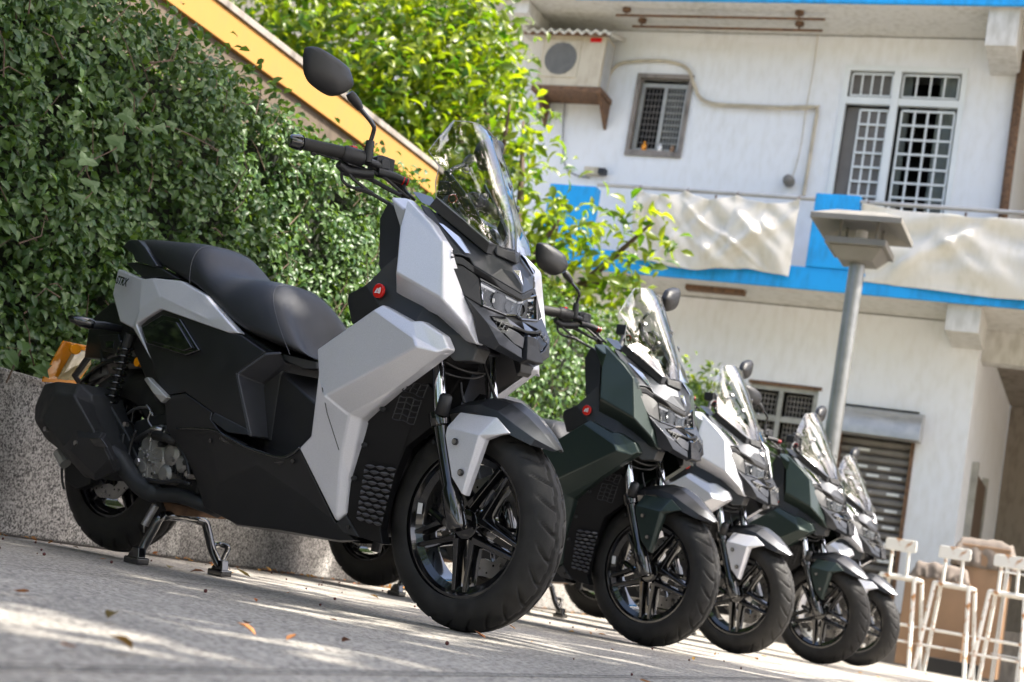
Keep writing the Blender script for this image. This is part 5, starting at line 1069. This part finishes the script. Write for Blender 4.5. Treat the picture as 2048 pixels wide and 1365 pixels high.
for m_, s2 in zip(mh, (1, -1)):
    g = G(); pp = [Vector((p.x - .0125, p.y * s2, p.z)) for p in [cen + (p - cen) * .93 for p in pts]]; g.prism(pp, (-.0015, 0, 0)); gp(g, 'mirror_glass', 'chrome', m_)
# lever
T('brake_lever', smoothpath([kk(425, 335, -.345), kk(520, 345, -.33), kk(700, 400, -.29), kk(860, 440, -.26), kk(1000, 520, -.23), kk(1150, 580, -.205)]), [.0052] * 7 + [.0062] * 12 + [.008] * 12, 'gloss', n=8)
c = kk(420, 335, -.347); T('lever_ball', [c + Vector((0, -.0085, 0)), c + Vector((0, -.006, 0)), c, c + Vector((0, .006, 0)), c + Vector((0, .0085, 0))], [.003, .0065, .0088, .0065, .003], 'gloss', n=12, es=80)
T('lever_perch', [kk(780, 500, -.28), kk(900, 600, -.25), kk(1150, 640, -.2), kk(1300, 650, -.18)], [.010, .015, .016, .012], 'black')
Rv = dict(a=kk(1345, 385, -.172), b=kk(1420, 365, -.16), c=kk(1622, 440, -.118), d=kk(1590, 655, -.118), e=kk(1490, 625, -.14), f=kk(1325, 600, -.172))
shell('brake_reservoir', Rv, ['a b c d e f'], 0, 'black', d=(-.045, .012, 0), bevel=.004)
Rc = dict(a=kk(1405, 450, -.166), b=kk(1450, 425, -.155), c=kk(1520, 460, -.140), d=kk(1520, 585, -.140), e=kk(1400, 560, -.166))
shell('reservoir_window', {k_: Vector(v) + Vector((.004, 0, 0)) for k_, v in Rc.items()}, ['a b c d e'], 0, 'black2', d=(-.004, 0, 0), bevel=.002)
T('master_cylinder', [kk(1350, 620, -.172), kk(1600, 690, -.125), kk(1700, 735, -.107), kk(1800, 775, -.09)], [.013, .0125, .0115, .010], 'black')
for t in (.2, .75):
    a_ = kk(1700, 735, -.107).lerp(kk(1800, 775, -.09), t); b_ = a_ + (kk(1800, 775, -.09) - kk(1700, 735, -.107)).normalized() * .0025; T('copper_washer', [a_, b_], .0122, 'red')
T('brake_hose', smoothpath([kk(1755, 770, -.098), kk(1750, 850, -.10), kk(1785, 920, -.10), kk(1850, 980, -.10), kk(1900, 1030, -.09)]), .0042, 'black', n=8)
T('throttle_cable', smoothpath([kk(830, 620, -.27), kk(835, 720, -.262), kk(900, 800, -.25), kk(1000, 850, -.23), kk(1200, 900, -.2), kk(1380, 1000, -.175), kk(1560, 1110, -.16)]), [.0042] * 20 + [.0065] * 7 + [.005] * 10, 'black', n=8)
T('throttle_cable', smoothpath([kk(910, 560, -.255), kk(925, 620, -.25), kk(980, 700, -.24), kk(1060, 770, -.225), kk(1200, 880, -.2)]), .0045, 'black', n=8)
T('switch_cable', smoothpath([kk(1250, 600, -.19), kk(1450, 700, -.155), kk(1600, 820, -.13), kk(1750, 950, -.11), kk(1830, 1000, -.10)]), .0045, 'black', n=8)
T('switch_cable', smoothpath([kk(1100, 660, -.2), kk(1300, 750, -.17), kk(1500, 860, -.14), kk(1700, 960, -.12)]), .006, 'black', n=8)
g = G(); g.tube([Vector((-.32, 0, .95)), Vector((-.31, 0, 1.04))], .02, 12); g.box((-.345, -.06, 1.01), (-.28, .06, 1.045)); gp(g, 'bar_clamp', 'black', bevel=.005)
shell('dash_cover', dict(a=k8(0, 705, -.10), b=k8(75, 820, -.14), c=k8(10, 790, -.165), d=k7(1850, 900, -.12)), ['a b c d'], .05, 'gunmetal')

# ---- engine, exhaust, suspension, stand
Mf = dict(a=k4(78, 932, -.205), b=k4(150, 920, -.205), c=k4(282, 932, -.205), d=k4(348, 992, -.205), e=k4(358, 1045, -.205), f=k5(490, 300, -.210), g=k5(560, 480, -.215), h=k5(560, 540, -.215), i=k5(492, 590, -.215), j=k5(380, 580, -.215), k=k5(250, 432, -.21), l=k5(150, 352, -.205), m=k5(85, 245, -.20), n=k5(85, 160, -.20),
          A=k4(150, 985, -.262), B=k4(250, 1000, -.262), D=k5(440, 300, -.268), E=k5(500, 440, -.268), F=k5(430, 530, -.268), G=k5(270, 400, -.268), H=k5(130, 240, -.258))
shell('muffler', Mf, ['a b A n', 'b c B A', 'c d e B', 'e f D B', 'f g E D', 'g h E', 'h i F E', 'i j F', 'j k G F', 'k l G', 'l m H G', 'm n A H', 'A B D G H', 'G D E F'], 0, 'heat', mirror=False, d=(0, .12, .0), bevel=.008, angle=8, seg=3)
Hs = dict(a=k5(258, 345, -.262), b=k5(330, 292, -.262), c=k5(490, 312, -.262), d=k5(558, 468, -.255), e=k5(558, 545, -.250), f=k5(440, 598, -.250), g=k5(330, 510, -.258), h=k5(250, 400, -.262), A=k5(345, 340, -.285), B=k5(470, 345, -.285), D=k5(530, 470, -.275), E=k5(440, 560, -.275), F=k5(300, 420, -.285))
shell('heat_shield', Hs, ['a b A F h', 'b c B A', 'c d D B', 'd e D', 'e f E D', 'f g F E', 'g h F', 'A B D E F'], 0, 'black2', mirror=False, d=(0, .012, 0), bevel=.003, angle=8)
shell('shield_slot', dict(a=k5(412, 350, -.287), b=k5(478, 345, -.287), c=k5(522, 405, -.285), d=k5(492, 402, -.286), e=k5(440, 395, -.287)), ['a b c d e'], 0, 'gloss', mirror=False, d=(0, .004, 0), bevel=.002)
for (x, y, Y) in ((335, 376, -.284), (155, 293, -.255), (628, 265, -.21)):
    c = k5(x, y, Y); g = G(); g.tube([c + Vector((0, .006, 0)), c + Vector((0, -.006, 0))], .0075, 10); gp(g, 'shield_bolt', 'steel')
T('exhaust_pipe', smoothpath([k5(540, 440, -.19), k5(600, 480, -.175), k5(655, 560, -.16), k5(730, 640, -.15), k5(820, 680, -.14), k5(950, 690, -.125), k5(1100, 745, -.10), k5(1180, 780, -.05)]), [.030] * 12 + [.028] * 12 + [.021] * 12 + [.020] * 7, 'heat', mirror=False, n=18)
g = G(); g.tube([k5(230, 430, -.17), k5(270, 500, -.17)], .018, 10); gp(g, 'exhaust_tip', 'galv')
ec = k5(800, 470, -.13)
g = G(); g.tube([ec + Vector((0, .12, 0)), ec + Vector((0, .0, 0)), ec + Vector((0, -.018, 0)), ec + Vector((0, -.022, 0))], [.075, .072, .058, .03], 26)
for (x, y, r_) in ((760, 380, .030), (830, 310, .022), (900, 440, .036), (860, 560, .030), (960, 500, .026), (740, 520, .025)):
    c = k5(x, y, -.145); g.tube([c + Vector((0, .08, 0)), c + Vector((0, 0, 0)), c + Vector((0, -.008, 0))], [r_, r_, r_ * .6], 14)
for k in range(7):
    a_ = 2 * PI * k / 7; c = ec + Vector((.052 * math.cos(a_), -.012, .052 * math.sin(a_))); g.tube([c, c + Vector((0, -.012, 0))], .006, 7)
for k in range(12):
    a_ = 2 * PI * k / 12; c = ec + Vector((0, -.019, 0)); u_ = Vector((math.cos(a_), 0, math.sin(a_))); g.prism([c + u_ * .022 + Vector((0, .004, 0)), c + u_ * .056 + Vector((0, .008, 0)), c + u_ * .056 + Vector((0, .0, 0)), c + u_ * .022 + Vector((0, -.005, 0))], Vector((-u_.z, 0, u_.x)) * .004)
gp(g, 'engine_case', 'alu', bevel=.003, smooth=True)
rr_ = random.Random(4)
for k in range(16):
    c = k5(rr_.uniform(690, 1010), rr_.uniform(330, 610), -.150 - rr_.uniform(0, .012)); g = G(); q_ = .004 + .005 * rr_.random(); g.tube([c + Vector((0, .05, 0)), c, c + Vector((0, -.004, 0))], [q_ * 1.3, q_ * 1.3, q_], 6); gp(g, 'engine_bolt', rr_.choice(['steel', 'alu', 'heat']))
for pts in ([(870, 330), (930, 380), (985, 470), (1005, 560)], [(690, 300), (660, 380), (650, 460), (700, 560)], [(760, 590), (840, 610), (930, 600), (1010, 620)]):
    g = G(); g.tube(smoothpath([k5(x, y, -.16) for x, y in pts]), .006, 7); gp(g, 'engine_hose', 'black', smooth=True)
g = G()
for k in range(7): c = k5(905 + k * 17, 470 + k * 9, -.140); g.box(c + Vector((-.0018, -.006, -.035)), c + Vector((.0018, .05, .035)))
gp(g, 'cooling_fin', 'heat')['kind'] = 'stuff'
g = G(); g.tube([k5(690, 360, -.15), k5(800, 290, -.155), k5(850, 300, -.15)], .010, 8); g.tube(smoothpath([k5(640, 200, -.13), k5(690, 170, -.14), k5(760, 165, -.15), k5(790, 215, -.15)]), .004, 6); g.tube(smoothpath([k5(750, 150, -.155), k5(775, 190, -.155), k5(760, 240, -.155), k5(790, 300, -.155), k5(770, 370, -.16)]), .003, 6); gp(g, 'engine_hose', 'steel', smooth=True)
g = G(); g.tube([k5(800, 330, -.16), k5(870, 345, -.165), k5(930, 370, -.16)], .014, 10); gp(g, 'coolant_hose', 'rubber', smooth=True)
loft('engine_block', [ring(-1.30, .09, .27, .42), ring(-1.12, .11, .22, .46), ring(-.95, .10, .21, .44)], 'heat', bevel=.01)
loft('swingarm', [ring(-1.46, .03, .27, .33), ring(-1.25, .05, .28, .38)], 'heat', bevel=.008)
BIKE_OBJS[-1].data.transform(Matrix.Translation((0, -.11, 0)))
g = G(); g.box((-1.47, .085, .24), (-1.0, .16, .42)); gp(g, 'transmission_case', 'alu', bevel=.03)
for s_ in (1, -1):
    a_ = k4(572, 648, -.125); b_ = k4(432, 1120, -.125); a_.y *= s_; b_.y *= s_; g = G(); g.tube([a_, b_], .009, 10); g.tube([a_ + (b_ - a_) * .0, a_ + (b_ - a_) * .22], .016, 12); sh_ = gp(g, 'shock_absorber', 'heat')
    g = G(); helix(a_ + (b_ - a_) * .12, a_ + (b_ - a_) * .92, .021, .0042, 10, g); gp(g, 'shock_spring', 'gloss', sh_, smooth=True)
# inner fender arc over the rear wheel
vs = []; nn = 22
for i in range(nn + 1):
    a_ = math.radians(15 + 120 * i / nn)
    for y_, dr in ((-.085, -.01), (-.07, .008), (0, .012), (.07, .008), (.085, -.01)): vs.append(Vector((-1.409 + (.305 + dr) * math.cos(a_), y_, .3015 + (.305 + dr) * math.sin(a_))))
o = part('rear_mudguard', vs, [(i * 5 + j, i * 5 + j + 1, i * 5 + j + 6, i * 5 + j + 5) for i in range(nn) for j in range(4)], 'black', smooth=True); s_ = o.modifiers.new('t', 'SOLIDIFY'); s_.thickness = .005
# plate, brackets, signals
Pl = dict(a=k4(190, 688, -.085), b=k4(352, 722, .055), c=k4(345, 820, .055), d=k4(268, 936, .055), e=k4(70, 922, -.085), f=k4(80, 895, -.085))
shell('plate_cover', Pl, ['a b c d e f'], 0, 'orange', mirror=False, d=(-.006, 0, 0), bevel=.002)
Pi = dict(a=k4(245, 735, -.045), b=k4(345, 748, .045), c=k4(340, 820, .045), d=k4(262, 915, .045), e=k4(150, 905, -.040))
shell('licence_plate', {k_: Vector(v) + Vector((.006, 0, .0)) for k_, v in Pi.items()}, ['a b c d e'], 0, 'plate', mirror=False, d=(-.003, 0, 0), bevel=.001)
g = G(); c = k4(240, 735, -.055) + Vector((.008, 0, 0)); g.tube([c, c + Vector((.022, -.006, 0))], .018, 16); gp(g, 'reflector', 'orange', bevel=.003)
g = G(); g.tube([k4(360, 745, 0), k4(255, 890, -.02), k4(300, 950, -.03), k4(360, 960, -.03)], .011, 8); g.tube([k4(330, 955, -.03), k4(420, 870, -.05), k4(420, 740, -.05)], .012, 8); gp(g, 'plate_bracket', 'black')
loft('tail_bracket', [ring(-1.66, .05, .60, .72), ring(-1.55, .06, .60, .78), ring(-1.40, .06, .66, .80)], 'black', bevel=.006)
shell('bracket_plate', dict(a=k4(385, 655, -.075), b=k4(500, 650, -.085), c=k4(515, 700, -.085), d=k4(490, 765, -.085), e=k4(410, 745, -.078)), ['a b c d e'], 0, 'black2', mirror=False, d=(0, .01, 0))
shell('bracket_hole', dict(a=k4(430, 690, -.0865), b=k4(478, 690, -.0865), c=k4(475, 732, -.0865), d=k4(432, 728, -.0865)), ['a b c d'], 0, 'gloss', mirror=False, d=(0, .003, 0), bevel=.001)
shell('bracket_plate', dict(a=k4(345, 835, -.06), b=k4(420, 815, -.06), c=k4(440, 880, -.06), d=k4(330, 920, -.06)), ['a b c d'], 0, 'alu', mirror=False, d=(0, .01, 0))
sg = T('turn_signal', [k4(218, 553, -.215), k4(232, 560, -.210), k4(290, 578, -.185), k4(345, 592, -.16), k4(365, 600, -.15)], [.004, .011, .0175, .018, .013], 'gloss', n=14, es=60)
T('signal_stalk', [k4(355, 598, -.155), k4(420, 602, -.12), k4(515, 622, -.06)], [.014, .013, .012], 'gunmetal')
g = G(); c = k4(625, 812, -.10); g.tube([c + Vector((0, .01, 0)), c + Vector((0, -.012, 0))], .014, 12); gp(g, 'side_reflector', 'orange', mirror=True)
# rear caliper
g = G(); c = k5(370, 600, -.10); g.prism([k5(270, 510, -.10), k5(330, 480, -.10), k5(420, 560, -.10), k5(410, 620, -.10), k5(330, 650, -.10), k5(262, 600, -.10)], (0, .04, 0)); gp(g, 'rear_caliper', 'heat', bevel=.005)
T('brake_hose', smoothpath([k5(262, 650, -.11), k5(250, 590, -.115), k5(252, 520, -.115), k5(275, 490, -.11), k5(350, 470, -.10)]), .004, 'black', mirror=False, n=6)
# centre stand
Rf = k5(690, 1095, -.16); Lf_ = k5(1185, 1165, .16)
Rf.z = .0118; Lf_.z = -.0118
px_ = -1.075
cs = G(); cs.tube([k5(830, 815, -.115), k5(880, 805, -.09), k5(960, 815, 0), k5(1040, 830, .09), k5(1075, 840, .115)], .014, 10); stand = gp(cs, 'centre_stand', 'gloss', smooth=True)
for nm, pts in (('stand_leg', [k5(855, 805, -.10), k5(825, 825, -.12), k5(790, 890, -.13), k5(735, 985, -.145), Vector((Rf.x, Rf.y, .030))]), ('stand_leg', [k5(1040, 830, .09), k5(1095, 850, .12), k5(1115, 905, .13), k5(1140, 1010, .145), Vector((Lf_.x, Lf_.y, .012))])):
    g = G(); g.tube(smoothpath(pts), .0135, 10); gp(g, nm, 'gloss', stand, smooth=True)
for c, zz_ in ((Rf, .0118), (Lf_, -.0118)):
    g = G(); g.box((c.x - .035, c.y - .022, zz_ + .0025), (c.x + .03, c.y + .022, zz_ + .022)); g.prism([Vector((c.x - .03, c.y - .016, zz_ + .02)), Vector((c.x + .024, c.y - .016, zz_ + .02)), Vector((c.x + .014, c.y - .012, zz_ + .05)), Vector((c.x - .014, c.y - .012, zz_ + .05))], (0, .028, 0)); gp(g, 'stand_foot', 'gloss', stand, bevel=.004)
g = G(); g.tube(smoothpath([k5(1140, 1010, .15), k5(1150, 985, .155), k5(1180, 978, .20), k5(1232, 995, .22), k5(1222, 1030, .21), k5(1200, 1075, .19), k5(1170, 1120, .17)], 4), .009, 8); gp(g, 'stand_lever', 'gloss', stand, smooth=True)
g = G(); helix(k5(805, 745, -.135), k5(738, 862, -.15), .0095, .0022, 15, g, 10); g.tube([k5(738, 862, -.15), k5(735, 905, -.14)], .0025, 5); gp(g, 'stand_spring', 'steel', stand, smooth=True)
g = G(); g.prism([k5(840, 715, -.09), k5(930, 740, -.08), k5(1070, 795, .0), k5(1060, 815, .0), k5(880, 800, -.09)], (0, .12, 0)); gp(g, 'stand_pivot', M['rust'], bevel=.004)
g = G(); g.tube([Vector((-.34, .02, .20)), Vector((-.345, .02, .155))], .014, 10); gp(g, 'drain_plug', 'black')

# bake modifiers, place, copy
dg = bpy.context.evaluated_depsgraph_get()
for o in BIKE_OBJS:
    if o.modifiers:
        me = bpy.data.meshes.new_from_object(o.evaluated_get(dg)); me.name = o.name; o.data = me; o.modifiers.clear()
def pose(o, loc, th, lam=.07413):
    f_ = Vector((math.cos(th), -math.sin(th), 0)); l0 = Vector((math.sin(th), math.cos(th), 0)); u0 = Vector((0, 0, 1)); l_ = l0 * math.cos(lam) + u0 * math.sin(lam); u_ = u0 * math.cos(lam) - l0 * math.sin(lam)
    m_ = Matrix((f_, l_, u_)).transposed().to_4x4(); m_.translation = Vector(loc); o.matrix_world = m_
def copy_tree(o, parent=None, paint=None):
    c_ = o.copy(); C.objects.link(c_)
    if parent is not None: c_.parent = parent
    if paint and c_.type == 'MESH' and c_.data.materials and c_.data.materials[0] == M['silver']:
        c_.material_slots[0].link = 'OBJECT'; c_.material_slots[0].material = M[paint]
    for ch in list(o.children): copy_tree(ch, c_, paint)
    return c_
for i, (x, y, th, paint, lab) in enumerate([(-1.53, 5.29, .300, 'green', 'dark green scooter second in the row, right behind the nearest silver one'), (-1.55, 6.78, .290, None, 'silver scooter in the middle of the row between the two dark green ones'),
                                            (-1.39, 8.00, .285, 'green', 'dark green scooter fourth in the row, farther from the camera'), (-1.45, 9.68, .275, None, 'last silver scooter at the far end of the row, next to the stools')]):
    c_ = copy_tree(bike, None, paint); pose(c_, (x, y, 0), th); c_['label'] = lab
pose(bike, BO, .28697)
# the nearest scooter's bar is turned a little: its left mirror sits further back
for ch in bike.children:
    if ch.name.split('.')[0] in ('mirror_head', 'mirror_stem', 'mirror_boot', 'mirror_mount'):
        ys = [v.co.y for v in ch.data.vertices][:50]
        if sum(ys) > 0: ch.location = (-.115, -.01, .0)

# ------------------------------------------------------------------ litter on the paving
LIT = [(222, 1092, 'curled orange leaf standing against the wall foot behind the rear wheel', .06), (345, 1108, 'long yellow leaf lying near the wall between wheel and stand', .07), (395, 1094, 'yellow leaf lying behind the left stand foot', .05), (358, 1137, 'bright orange leaf beside the stand feet on the paving', .05), (365, 1140, 'yellow leaf lying just left of the stand lever foot', .045),
       (505, 1155, 'orange brown leaf right of the first scooter stand', .06), (735, 1193, 'small orange leaf beside the second scooter rear wheel shadow', .035), (985, 1277, 'green yellow leaf right below the first front wheel', .045), (447, 1257, 'brown curled leaf in the middle foreground paving', .035), (508, 1250, 'tan leaf lying right of the brown curled one in the foreground', .035),
       (700, 1288, 'reddish leaf alone on the foreground paving', .03), (556, 1275, 'small tan leaf on the foreground paving, left of the reddish one', .025), (208, 1238, 'brown leaf on the left foreground paving', .035), (130, 1286, 'pale green scrap leaf on the left foreground', .025), (172, 1287, 'reddish brown blurred leaf at the lower left', .04), (20, 1181, 'dark brown leaf at the left frame edge', .035)]
for i, (px, py, lab, s_) in enumerate(LIT):
    p = gnd(px, py, .006); V, T, Q = leaves(np.array([[-s_ * .5, 0, .004]]), np.array([[random.uniform(-.3, .3), random.uniform(-.3, .3), 1.0]]), np.array([s_]), .5, 50 + i, -.15 if i % 2 else .1)
    a = random.uniform(0, 6.3); V = V.copy(); V[:, 2] -= V[:, 2].min() - .002
    g = G(); g.add([Vector(v) for v in V], [tuple(t) for t in T] + [tuple(t) for t in Q]); o = g.build('fallen_leaf', mat('leaf_%s' % 'abcdefghijklmnop'[i], random.choice([(.34, .13, .03), (.36, .20, .04), (.20, .07, .025), (.26, .20, .06)]), .6, 0, .3, 60)); o.location = (p.x, p.y, .002); o.rotation_euler = (0, 0, a); tag(o, lab, 'fallen leaf')
g = G()
for i in range(75):
    px, py = random.uniform(0, 2000), 0
    Y = random.uniform(2.4, 6.5); X = random.uniform(-3.2, 0.2); r_ = random.uniform(.0018, .0042)
    if i % 3 == 0: X = random.uniform(-3.2, -2.4)
    g.tube([(X, Y, 0), (X, Y, r_ * .6), (X, Y, r_ * 1.4), (X, Y, r_ * 2)], [r_ * .5, r_, r_, r_ * .4], 6)
o = g.build('berries', 'berry'); tag(o, 'scattered tiny dark red berries dropped over the paving', 'fallen berries', kind='stuff')
r = np.random.default_rng(77); n = 260
P = np.stack([np.where(r.random(n) < .75, XW + .02 + np.abs(r.normal(0, .09, n)), r.uniform(-3.2, .5, n)), r.uniform(2.5, 12, n), np.full(n, .008)], 1)
o = leafmesh('leaf_litter', P, np.array([0, 0, 1.0]) + r.normal(0, .25, (n, 3)), r.uniform(.012, .035, n), 'litter', None, .5, 78, 0)
tag(o, 'small dry orange leaf scraps gathered along the wall foot', 'leaf litter')
